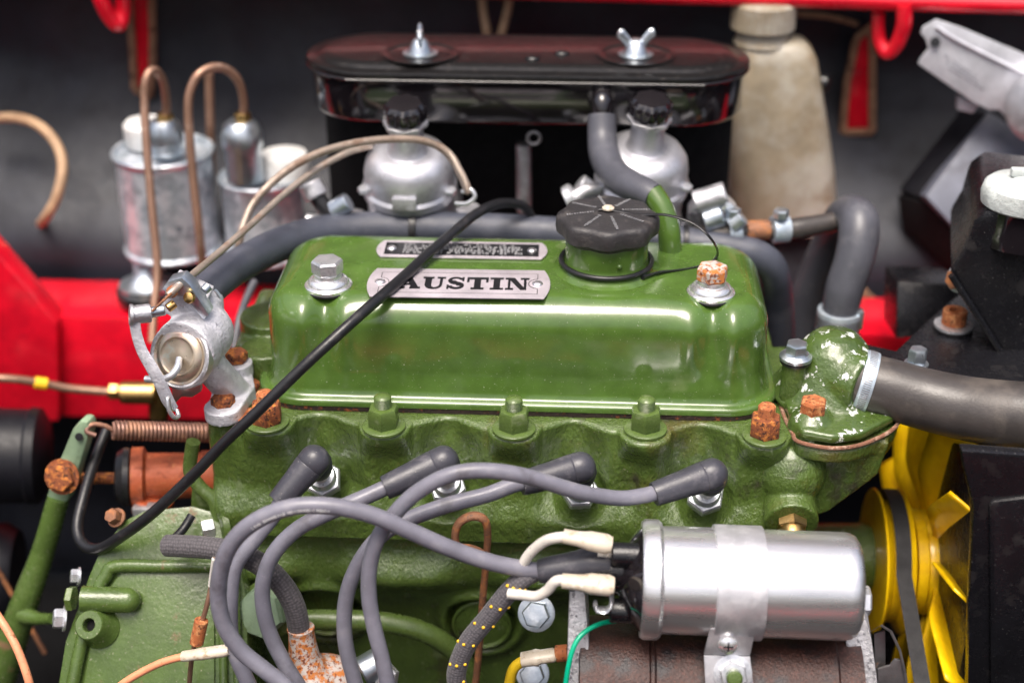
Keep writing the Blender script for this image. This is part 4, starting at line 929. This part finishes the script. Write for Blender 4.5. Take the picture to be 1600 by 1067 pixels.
# supports below, in the dark
tag(cyl('support_rod', W(819, 330, Y=.30), W(818, 225, Y=.30), .0075, 'alloy'), 'upright grey rod in the dark gap under the air cleaner', 'rod')
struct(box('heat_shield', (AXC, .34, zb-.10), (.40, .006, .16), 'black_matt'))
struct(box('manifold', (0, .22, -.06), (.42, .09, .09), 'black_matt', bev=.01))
p = W(834, 216, Y=.27); V, F, _ = sweep([p+Vector((math.cos(a)*.006, 0, math.sin(a)*.006)) for a in [k*math.pi/8 for k in range(17)]], .0018, 8)
tag(put('ring_eye', V, F, 'steel_grey'), 'small steel eye under the middle of the air cleaner', 'ring')

# ====================================================================== CARBURETTORS
def carb(px, py, Y, tilt, label, capm):
    c = W(px, py, Y=Y); ax = Vector((tilt, -.22, 1)).normalized(); s = mpp(c)
    t = thing('carburettor', c, label, 'carburettor', 'twin carburettors')
    R0 = 70*s
    lathe('dashpot', [(R0*.96, -.045), (R0*.97, -.012), (R0*1.05, -.010), (R0*1.06, -.003), (R0*1.0, 0), (R0, .012), (R0*.95, .022), (R0*.82, .030), (R0*.62, .033), (R0*.46, .033), (R0*.42, .036), (R0*.38, .040), (R0*.36, .064)], c, ax, 'alloy_cast', t, 60)
    k = lathe('damper_cap', [(R0*.34, .062), (R0*.42, .064), (R0*.46, .068), (R0*.45, .078), (R0*.36, .082), (.0005, .083)], c, ax, capm, t, 48, mod=lambda a, h: 1+(.06*math.cos(8*a) if h > .064 else 0))
    lathe('cap_skirt', [(R0*.40, .058), (R0*.47, .060), (R0*.47, .0635), (R0*.40, .0645)], c, ax, 'alloy', k, 40, mod=lambda a, h: 1+.05*math.cos(8*a))
    e = put('body', *merge(box_vf(c-ax*.062+Vector((0, .02, 0)), .085, .085, .05, bev=.006), cyl_vf(c-ax*.06+Vector((-.075, 0, 0)), c-ax*.06+Vector((.075, 0, 0)), .008), cyl_vf(c-ax*.05+Vector((-.055, -.02, -.01)), c-ax*.03+Vector((-.05, -.02, 0)), .013), cyl_vf(c-ax*.05+Vector((.058, -.02, -.01)), c-ax*.02+Vector((.055, -.02, 0)), .012)), 'alloy', t); fuse(e, .002, 4)
    for d in (-1, 1):
        q_ = c+Vector((d*R0*.95, -.02, -.004)); hexhead('screw', q_, ax, .006, .005, 'zinc', t)
    q_ = c+Vector((0, -R0*1.03, -.006)); put('ident_tag', *box_vf(q_, .022, .006, .012, bev=.001), 'alloy', t)
carb(640, 282, .225, .0, 'left carburettor with silver domed dashpot under a black cap', 'black_gloss')
carb(1003, 276, .230, .06, 'right carburettor partly behind the bent breather hose', 'black_gloss')
# linkage bits between carbs and hoses
def fitting(pts, r, m, label, extra=()):
    t = thing('fuel_fitting', W(*pts[0]), label, 'fitting')
    tube('pipe', pts, r, m, t, n=18)
    for (a, b, rr_, mm) in extra: cyl('collar', W(*a), W(*b), rr_, mm, t)
fitting([(486, 290, .21), (500, 315, .205), (525, 345, .20)], 13, 'rubber_dark', 'dark fuel hose stub left of the left carburettor', [((484, 285, .21), (496, 308, .206), .0115, 'alloy'), ((520, 330, .19), (545, 315, .19), .009, 'zinc_blue'), ((478, 345, .195), (520, 350, .195), .007, 'zinc')])
fitting([(890, 315, .20), (912, 300, .205), (935, 296, .21)], 12, 'alloy', 'alloy throttle spindle end left of the right carburettor', [((886, 312, .195), (898, 306, .195), .0125, 'zinc'), ((905, 285, .215), (920, 296, .215), .0085, 'zinc')])
fitting([(1080, 322, .205), (1105, 330, .205), (1140, 352, .205)], 13, 'alloy_cast', 'alloy elbow with bolts right of the right carburettor', [((1085, 318, .20), (1135, 303, .20), .0115, 'alloy'), ((1100, 345, .195), (1130, 335, .195), .011, 'zinc_blue'), ((1128, 325, .2), (1140, 312, .2), .009, 'zinc'), ((1142, 352, .19), (1160, 338, .19), .009, 'zinc_blue')])
wp = thing('vacuum_pipe', W(1200, 358, Y=.2), 'brown jointed pipe with two zinc clips below the bottle', 'pipe')
tube('pipe', [(1085, 372, .195), (1120, 366, .195), (1160, 362, .197), (1200, 360, .20), (1250, 356, .205), (1306, 346, .215)], [17, 17, 15, 13, 17, 15], 'rubber_brown', wp, n=20)
cyl('copper_section', W(1165, 361, Y=.196), W(1202, 359, Y=.199), .0092, 'rust_thin', wp)
clip([(1140, 364, .196), (1160, 362, .196)], 20, wp, slots=False); clip([(1206, 359, .2), (1232, 357, .203)], 20, wp, slots=False)
hexhead('clip_screw', W(1145, 338, Y=.19), UP, .007, .008, 'zinc_blue', wp); hexhead('clip_screw', W(1220, 340, Y=.195), UP, .007, .008, 'zinc_blue', wp)
uh = thing('bypass_hose', W(1312, 510, Y=.19), 'upright grey hose bent over like a hook, clipped at its foot', 'hose')
tube('hose', [(1310, 520, .17), (1312, 490, .17), (1320, 450, .172), (1335, 405, .178), (1342, 365, .188), (1338, 338, .205), (1318, 340, .235), (1300, 375, .26), (1278, 425, .275), (1258, 480, .28), (1250, 520, .28)], [28, 28, 30, 31, 32, 31, 29, 29, 29, 29, 29], 'rubber_grey', uh, n=30)
clip([(1308, 516, .17), (1312, 484, .17)], 32, uh)
box('clip_screw_housing', W(1342, 498, Y=.165), (.007, .01, .018), 'zinc_blue', uh, bev=.0015)
lathe('hose_foot', [(.019, -.02), (.022, -.018), (.022, -.008), (.019, -.006)], W(1309, 512, Y=.17), UP, 'rubber_dark', uh, 36)

# ====================================================================== RESERVOIRS + PIPES
def can(cx_, ytop, ybot, rpx, Y, label):
    t_ = W(cx_, ytop, Y=Y); b_ = W(cx_, ybot, Y=Y); r = rpx*mpp(t_); H = (t_-b_).z; o = Vector((t_.x, Y, b_.z))
    t = thing('fluid_reservoir', o, label, 'reservoir', 'galvanised fluid reservoirs')
    lathe('can', [(r*.96, 0), (r*1.03, .002), (r*1.04, .005), (r*.99, .008), (r*.98, H-.008), (r*1.03, H-.005), (r*1.05, H-.002), (r*1.02, H), (r*.97, H-.001), (r*.95, H-.006), (.0005, H-.006)], o, UP, 'galvanised', t, 64)
    return t, o, r, H
t, o, r, H = can(254, 232, 388, 76, .37, 'large galvanised reservoir can at left with white cap')
tp = Vector((o.x, o.y, o.z+H-.006))
lathe('cap', [(.022, 0), (.0235, .002), (.0235, .022), (.020, .026), (.0005, .027)], W(232, 226, Y=.385)-UP*.0, UP, 'white_plastic', t, 40)
ft_ = W(261, 240, Y=.352)
lathe('outlet_fitting', [(.0165, 0), (.0165, .010), (.0185, .012), (.0185, .022), (.015, .032), (.012, .036)], ft_, UP, 'zinc_blue', t, 36)
hexhead('brass_nut', W(259, 192, Y=.355), UP, .0085, .010, 'brass', t)
box('stand', W(232, 415, Y=.36), (.028, .02, .035), 'galvanised', t, bev=.002)
t2, o2, r2, H2 = can(407, 272, 396, 64, .37, 'smaller galvanised reservoir can with tall cylinder beside it')
ft2 = W(384, 280, Y=.345)
lathe('tall_cylinder', [(.0185, 0), (.019, .001), (.019, .034), (.0205, .036), (.0205, .048), (.0175, .058), (.013, .062)], ft2, UP, 'zinc_blue', t2, 40)
hexhead('brass_nut', W(380, 190, Y=.348), UP, .0085, .010, 'brass', t2)
lathe('cap', [(.024, 0), (.026, .002), (.026, .020), (.023, .026), (.012, .029), (.0005, .030)], W(446, 276, Y=.375), UP, 'white_plastic', t2, 44)
q_ = thing('rubber_mount', W(240, 462, Y=.33), 'zinc plate on black rubber foot below the large reservoir', 'mount')
lathe('zinc_plate', [(.028, 0), (.0285, .006), (.020, .008), (.010, .018), (.008, .024)], W(230, 450, Y=.33), UP, 'zinc_blue', q_, 36)
lathe('rubber_foot', [(.030, -.012), (.032, -.009), (.032, -.001), (.028, 0)], W(230, 450, Y=.33), UP, 'rubber_dark', q_, 36)
def pipe(path, r, m, label, nm='brake_pipe', n=12): return tag(tube(nm, path, r, m, n=n), label, 'pipe')
pipe([(259, 186, .353), (260, 160, .353), (255, 128, .345), (242, 110, .335), (229, 122, .325), (226, 160, .318), (230, 240, .30), (238, 330, .28), (246, 420, .26), (241, 480, .24), (238, 535, .22)], 6.9, 'copper_pipe', 'copper pipe hooking over the large reservoir down to the heater valve')
pipe([(380, 184, .346), (381, 160, .346), (374, 130, .342), (356, 110, .335), (332, 106, .325), (308, 120, .315), (295, 155, .308), (296, 210, .30), (303, 290, .29), (311, 360, .28), (318, 430, .28)], 6.9, 'copper_pipe', 'copper pipe arching from the tall cylinder down between the reservoirs')
pipe([(327, 115, .43), (328, 170, .43), (330, 240, .43), (331, 300, .43)], 7, 'copper_pipe', 'straight pale copper pipe behind the two reservoirs')
bp = thing('brake_pipe', W(120, 610, Y=.2), 'steel brake pipe with yellow band and brass union at left', 'pipe')
tube('pipe', [(-40, 590, .16), (20, 592, .17), (62, 598, .18), (110, 607, .19), (180, 613, .20)], 6.5, 'copper_pipe', bp)
cyl('yellow_band', W(54, 597, Y=.178), W(74, 600, Y=.182), .0058, 'yellow_tape', bp)
hexhead('flare_nut', W(172, 612, Y=.20), (1, 0, 0), .0085, .010, 'brass', bp)
cyl('union', W(190, 613, Y=.20), W(246, 614, Y=.20), .0115, 'brass', bp)
cyl('tee', W(248, 590, Y=.205), W(249, 650, Y=.205), .0105, 'brass', bp)
# cables
ct = thing('bowden_cable', W(600, 218, Y=.15), 'long armoured cable arching over the left carburettor', 'cable')
tube('spiral_casing', [(372, 392, .16), (378, 362, .165), (398, 316, .165), (440, 273, .165), (490, 243, .163), (545, 226, .16), (605, 218, .158), (660, 220, .158), (698, 238, .16), (720, 272, .165), (732, 300, .17)], 6.2, 'cable_casing', ct, n=10, seg=34, ridges=True)
tube('end_ring', [(722, 300, .17), (735, 296, .168), (742, 308, .166), (730, 318, .166), (712, 318, .17)], 3.5, 'zinc', ct)
tag(tube('control_cable', [(262, 462, -.044), (285, 442, -.03), (330, 405, .02), (390, 353, .08), (440, 307, .13), (490, 268, .17), (540, 240, .20), (580, 228, .22)], 5.5, 'cable_casing'), 'rusty straight cable running from the heater valve up to the left carburettor', 'cable')
tag(tube('choke_wire', [(268, 458, -.045), (255, 470, -.050), (238, 486, -.053)], 2.2, 'rust_thin', n=8), 'short thin rusty wire at the top of the heater valve', 'wire')
bc = [(833, 342, .20), (818, 322, .19), (789, 317, .175), (765, 323, .155), (740, 337, .135), (712, 360, .11), (672, 394, .075), (637, 427, .040), (603, 457, .005), (565, 490, -.025), (525, 526, -.045), (473, 574, -.06), (400, 645, -.072), (350, 692, -.076), (304, 740, -.078), (240, 800, -.076), (192, 836, -.07), (155, 857, -.06), (130, 850, -.05), (121, 822, -.035), (132, 772, -.01), (148, 720, .02), (168, 668, .05)]
tag(tube('black_cable', bc, [6, 7, 7.5, 8, 8, 8, 8.5, 9, 9, 9, 9, 9, 9, 9, 9, 9, 9, 9, 8.5, 8.5, 8], 'rubber_dark', n=16), 'black cable crossing diagonally in front of the rocker cover', 'cable')
tag(tube('black_cable', [(366, 545, .15), (374, 500, .17), (384, 470, .19), (398, 440, .21)], 6.5, 'rubber_grey'), 'thin grey cable behind the heater valve by the cover corner', 'cable')

# ====================================================================== WASHER BOTTLE
BYd = .43
bt = thing('washer_bottle', W(1220, 345, Y=BYd), 'yellowed plastic bottle standing behind the engine', 'bottle')
secs = [(345, 1138, 1306), (330, 1136, 1306), (260, 1134, 1302), (200, 1135, 1294), (140, 1138, 1284), (90, 1145, 1276), (72, 1152, 1268), (62, 1162, 1258), (58, 1175, 1240)]
V, F = [], []; n = 48
for (py, a, b) in secs:
    A, B = W(a, py, Y=BYd), W(b, py, Y=BYd); c = (A+B)/2; rx = (B-A).length/2; ry = rx*.75
    for j in range(n):
        th_ = 2*math.pi*j/n; cs, sn = math.cos(th_), math.sin(th_); e_ = .62
        V.append(c+Vector((math.copysign(abs(cs)**e_, cs)*rx, math.copysign(abs(sn)**e_, sn)*ry, 0)))
for i in range(len(secs)-1):
    for j in range(n): F.append((i*n+j, i*n+(j+1) % n, (i+1)*n+(j+1) % n, (i+1)*n+j))
F.append(tuple(range(n))); F.append(tuple((len(secs)-1)*n+j for j in range(n)))
put('tank', V, F, 'bottle_plastic', bt, sharp=60)
lathe('neck', [(.030, -.004), (.026, .004), (.026, .012)], W(1192, 60, Y=BYd), UP, 'bottle_plastic', bt)
lathe('cap', [(.028, .008), (.032, .010), (.032, .034), (.028, .037), (.0005, .038)], W(1190, 58, Y=BYd), UP, 'bottle_plastic', bt, 60, mod=lambda a, h: 1+.02*math.cos(30*a))
lathe('side_pip', [(.010, 0), (.010, .006), (.006, .008)], W(1284, 130, Y=BYd), (1, -.3, 0), 'black_satin', bt, 24)

# ====================================================================== WIPER MOTOR BOX (upper right)
mo = thing('control_box', W(1500, 280, Y=.40), 'tilted dark control box with grey lid at upper right', 'control box')
P = [W(1526, 395, Y=.36), W(1446, 308, Y=.38), W(1545, 175, Y=.44), W(1680, 260, Y=.42), W(1660, 400, Y=.355)]
slab('lid', P, (.0, .03, -.01), 'lid_grey', mo, bev=.004)
P = [W(1446, 312, Y=.402), W(1404, 296, Y=.43), W(1500, 172, Y=.47), W(1545, 177, Y=.44)]
slab('side', P, (.02, .04, -.03), 'black_dull', mo, bev=.003)
slab('base', [W(1402, 305, Y=.43), W(1446, 316, Y=.40), W(1520, 398, Y=.36), W(1505, 440, Y=.38), W(1410, 360, Y=.43)], (.02, .04, -.01), 'black_matt', mo, bev=.003)
pl_ = thing('metal_label', W(1520, 115, Y=.40), 'pale metal plate with small print tilted at the upper right', 'plate')
P = [W(x, y, Y=.40) for x, y in ((1441, 42), (1462, 30), (1500, 42), (1680, 118), (1680, 240), (1578, 192), (1562, 172), (1545, 172), (1520, 160), (1434, 100), (1437, 92), (1450, 76), (1446, 62), (1438, 52))]
slab('plate', P, (.004, .012, -.004), 'label_white', pl_, bev=.001)
tube('ridge', [W(x, y, Y=.399) for x, y in ((1462, 42), (1500, 66), (1600, 116), (1660, 146))], 3, 'label_white', pl_, n=8)
lathe('hole', [(.0006, 0), (.005, .0002), (.005, .0010), (.0006, .0012)], W(1461, 66, Y=.3985), (0, -1, .3), 'ink_black', pl_, 20)
q = []
for r_ in range(3):
    a, b = (1476+r_*3, 88+r_*10), (1526+r_*6, 122+r_*10)
    for k in range(12):
        if random.random() < .8:
            t0, t1 = k/12, (k+.6)/12
            A, B = [W(lerp(a[0], b[0], u), lerp(a[1], b[1], u), Y=.3992) for u in (t0, t1)]
            q.append(slab_vf([A, B, B+UP*.0011, A+UP*.0011], (0, -.0003, 0), 0))
put('printing', *merge(*q), 'dark_print', pl_, smooth=False)
lathe('motor_end', [(.034, 0), (.036, .003), (.036, .03), (.03, .034)], W(1640, 165, Y=.39), (-.5, -.8, .2), 'alloy', pl_, 40)
slab('lower_tab', [W(x, y, Y=.41) for x, y in ((1498, 152), (1530, 165), (1520, 178), (1496, 172))], (.0, .01, 0), 'label_white', pl_, bev=.001)

# ====================================================================== CLUTCH / GEARBOX SIDE (lower left)
def GYf(py): return -.035-(py-780)/290*.085
def GP(x, y, d=0): return W(x, y, Y=GYf(y)-d)
gh = thing('clutch_housing', GP(240, 1000), 'dusty green clutch housing at the lower left', 'clutch housing')
outl = [(136, 900), (150, 868), (190, 812), (225, 795), (300, 788), (345, 800), (372, 862), (386, 930), (392, 1120), (80, 1120), (100, 1000), (126, 930)]
g0 = slab('casting', [GP(*p) for p in outl], (.0, .055, -.065), 'green_dusty', gh, bev=.006)
rim = [GP(x, y, .004) for x, y in ((372, 884), (260, 884), (182, 884), (165, 900), (152, 925), (128, 1000), (104, 1120))]
put('raised_rim', *sweep(catmull(rim, 5), .0055, 12)[:2], 'green_dusty', gh)
a_, b_ = GP(128, 935, .010), GP(200, 937, .006)
put('nub', *merge(cyl_vf(a_, b_, .0105, 30), ball_vf(b_, .0105)), 'green_dusty', gh, sharp=60)
hexhead('nub_plug', a_-Vector((.006, 0, 0)), (-1, 0, 0), .0105, .006, 'green_part', gh)
bs = GP(152, 978, .004); bax = Vector((-.15, -.72, .68)).normalized()
lathe('threaded_boss', [(.018, -.004), (.0135, .004), (.0122, .014), (.0112, .0152), (.0058, .0152), (.0052, .0145), (.0052, .004), (.0005, .004)], bs, bax, 'green_dusty', gh, 44)
lathe('bore', [(.0050, .004), (.0050, .008), (.0005, .0082)], bs, bax, 'black_matt', gh, 30)
for (x, y, r0, lab) in ((121, 900, .0062, 'upper zinc bolt on the left flank of the clutch housing'), (98, 966, .0085, 'large zinc bolt at the foot of the clutch lever')):
    p = GP(x, y, .0); thing_bolt(p, Vector((-.9, -.35, .25)), r0, r0*.9, 'zinc', lab)
for (x, y, lab) in ((181, 808, 'dark small bolt at the top edge of the clutch housing'),):
    thing_bolt(GP(x, y, .002), Vector((-.3, -.6, .7)), .0065, .008, 'rust_thin', lab)
for xx in (346, 368): put('vertical_rib', *sweep(catmull([GP(xx+(y-880)*.02, y, .003) for y in (880, 930, 1000, 1120)], 5), .0035, 10)[:2], 'green_dusty', gh)
slab('inner_panel', [GP(x, y, .0022) for x, y in ((190, 893), (335, 893), (335, 1120), (122, 1120), (140, 1010), (172, 915))], (0, .004, -.004), 'green_dusty', gh, bev=.0012)
# clutch lever
cl = thing('clutch_lever', W(60, 960, Y=.0), 'green clutch lever arm standing at the left', 'lever')
P = [W(x, y, Y=.01) for x, y in ((112, 672), (124, 658), (136, 660), (140, 674), (118, 748), (104, 786), (72, 778), (78, 754))]
slab('arm', P, (.003, .014, 0), 'green_pale', cl, bev=.003)
lathe('hole', [(.0006, 0), (.0035, .0002), (.0035, .001), (.0006, .0012)], W(124, 682, Y=.0095), (0, -1, .3), 'ink_black', cl, 20)
tube('shaft', [(92, 776, .015), (68, 860, .01), (45, 925, .0), (22, 990, -.005), (5, 1050, -.01), (-15, 1110, -.015)], [17, 18, 21, 24, 24, 24], 'green_dusty', cl, n=22)
tube('side_stub', [(38, 960, -.01), (60, 966, -.02), (82, 966, -.03)], [15, 10, 8], 'green_dusty', cl)
p = W(96, 745, Y=.004); thing_bolt(p, Vector((-.1, -.9, .35)), .0125, .006, 'rust', 'rusty pivot bolt on the green clutch lever', washer=True)
# slave cylinder
sv = thing('slave_cylinder', W(260, 745, Y=.05), 'rusty orange slave cylinder with black boot', 'slave cylinder')
sa_, sb2 = W(205, 745, Y=.045), W(330, 742, Y=.06)
sx_ = (sb2-sa_).normalized()
lathe('barrel', [(.020, 0), (.0265, .001), (.0265, .011), (.021, .014), (.020, .060), (.022, .062), (.022, .09)], sa_, sx_, 'red_oxide', sv, 44)
lathe('boot', [(.013, -.010), (.022, -.008), (.026, -.002), (.0255, .003), (.021, .004)], sa_-sx_*.004, sx_, 'rubber_dark', sv, 40)
tube('push_rod', [(120, 747, .03), (160, 747, .035), (205, 746, .04)], 9, 'rust', sv)
cyl('lug', W(240, 775, Y=.035), W(238, 800, Y=.035), .018, 'red_oxide', sv); box('steel_strip', W(230, 815, Y=.02), (.02, .012, .035), 'alloy', sv, bev=.001)
# return spring
s0_, s1_ = W(176, 672, Y=.02), W(335, 676, Y=.06); L = (s1_-s0_).length; z_ = (s1_-s0_).normalized(); x_, y_, _z = basis(z_); pts = []
turns = 26
for k in range(turns*12+1):
    a = 2*math.pi*k/12; pts.append(s0_+z_*L*k/(turns*12)+(x_*math.cos(a)+y_*math.sin(a))*.0072)
rs = thing('return_spring', s0_, 'rusty brown return spring stretched above the slave cylinder', 'spring')
put('coil', *sweep(pts, .0016, 7)[:2], 'spring_steel', rs); tube('hook', [(178, 672, .02), (160, 664, .018), (142, 664, .014), (136, 674, .010), (150, 680, .010)], 4, 'spring_steel', rs, n=8)
# bent green stay
gs = thing('green_stay', W(330, 820, Y=-.03), 'bent green rod stay at the left end of the head', 'stay')
tube('rod', [(302, 690, -.03), (297, 735, -.03), (312, 760, -.032), (334, 782, -.035), (342, 812, -.04)], 11, 'green_part', gs)
P = [W(x, y, Y=-.02) for x, y in ((300, 760), (345, 780), (345, 822), (328, 822), (298, 798))]; slab('gusset', P, (0, .004, 0), 'green_part', gs, bev=.001)
p = W(334, 824, Y=-.045); hexhead('nut', p, (-.9, -.4, 0), .0085, .010, 'zinc', gs); lathe('flange', [(.012, 0), (.0155, .001), (.0155, .006), (.012, .008)], p+Vector((.012, .004, 0)), (-.9, -.4, 0), 'green_part', gs)
# dark units at far left: black cylinders with a soft shine
dk = thing('brake_servo', W(20, 720, Y=.12), 'black rounded canisters in the shade at the left edge', 'canister')
ca_, cb_ = W(-130, 712, Y=.12), W(74, 712, Y=.14)
L = (cb_-ca_).length
lathe('canister', [(.046, 0), (.047, L*.5), (.049, L*.52), (.049, L*.60), (.046, L*.62), (.045, L*.86), (.047, L*.88), (.046, L*.95), (.036, L), (.0005, L+.003)], ca_, cb_-ca_, 'black_dull', dk, 48)
lathe('lower_drum', [(.05, 0), (.052, L*.7), (.045, L*.8), (.0005, L*.82)], W(-130, 900, Y=.10), cb_-ca_, 'black_dull', dk, 48)
tag(tube('thin_line', [(-10, 880, .05), (20, 930, .05), (70, 1020, .04)], 4, 'rust_thin'), 'thin rusty line in the dark lower left corner', 'line')
# braided hose with rusty funnel union
bh_ = thing('braided_hose', W(400, 880, Y=-.12), 'black braided hose ending in a rusty white funnel', 'hose')
tube('braid', [(262, 852, -.085), (290, 853, -.092), (330, 856, -.10), (370, 864, -.105), (408, 882, -.108), (440, 912, -.11), (460, 948, -.112), (468, 988, -.112)], 17.5, 'braid_black', bh_, n=24, seg=12)
tube('thin_tail', [(268, 845, -.08), (285, 828, -.07), (300, 805, -.06)], 7, 'rubber_dark', bh_)
vp = thing('rusty_union', W(490, 1060, Y=-.11), 'rust and white corroded funnel shaped union at the bottom', 'union')
f_ = put('funnel', *merge(lathe_vf([(.0100, 0), (.0105, -.004), (.0112, -.014), (.0128, -.026), (.018, -.036), (.026, -.042), (.03, -.06)], W(470, 982, Y=-.112), Vector((-.05, .1, 1)), 40), ball_vf(W(505, 1062, Y=-.11), .024, (1.3, 1, .85), 30)), 'rust_white', vp); fuse(f_, .0012, 5)
lathe('lip', [(.0096, -.002), (.0108, -.0015), (.0110, .0010), (.0098, .0014)], W(470, 982, Y=-.112), Vector((-.05, .1, 1)), 'rust_white', vp, 36)
zs = thing('vacuum_stub', W(590, 1045, Y=-.12), 'blue grey zinc stub between the middle leads at the bottom', 'stub')
cyl('tube_end', W(565, 1050, Y=-.12), W(606, 1026, Y=-.11), .0125, 'zinc_blue', zs); hexhead('nut', W(606, 1054, Y=-.12), (-.3, -.8, .4), .011, .008, 'zinc', zs)
# small wires lower left
tag(tube('orange_wire', [(-10, 952, -.12), (12, 985, -.13), (30, 1020, -.14), (46, 1067, -.15), (54, 1110, -.15)], 6.5, 'orange_wire'), 'orange wire with green flecks in the bottom left corner', 'wire')
ow = thing('orange_wire', W(240, 1040, Y=-.14), 'orange wire ending in a clear sleeve below the threaded boss', 'wire')
tube('wire', [(170, 1085, -.15), (200, 1062, -.15), (240, 1040, -.15), (270, 1029, -.15), (300, 1023, -.15)], 6, 'orange_wire', ow)
sleeve(W(285, 1025, Y=-.15), W(358, 1015, Y=-.15), .0052, .0056, ow)
cw = thing('copper_lead', W(310, 980, Y=-.14), 'thin copper wire with a rusty ferrule left of the grey leads', 'wire')
tube('wire', [(336, 872, -.13), (331, 910, -.13), (322, 950, -.135), (311, 985, -.138), (301, 1020, -.14), (296, 1067, -.14), (294, 1110, -.14)], 4, 'copper_pipe', cw)
cyl('white_sleeve', W(336, 872, Y=-.13), W(330, 915, Y=-.131), .0026, 'white_wire', cw)
cyl('ferrule', W(315, 968, Y=-.1375), W(307, 1005, Y=-.14), .0054, 'rust_orange', cw)
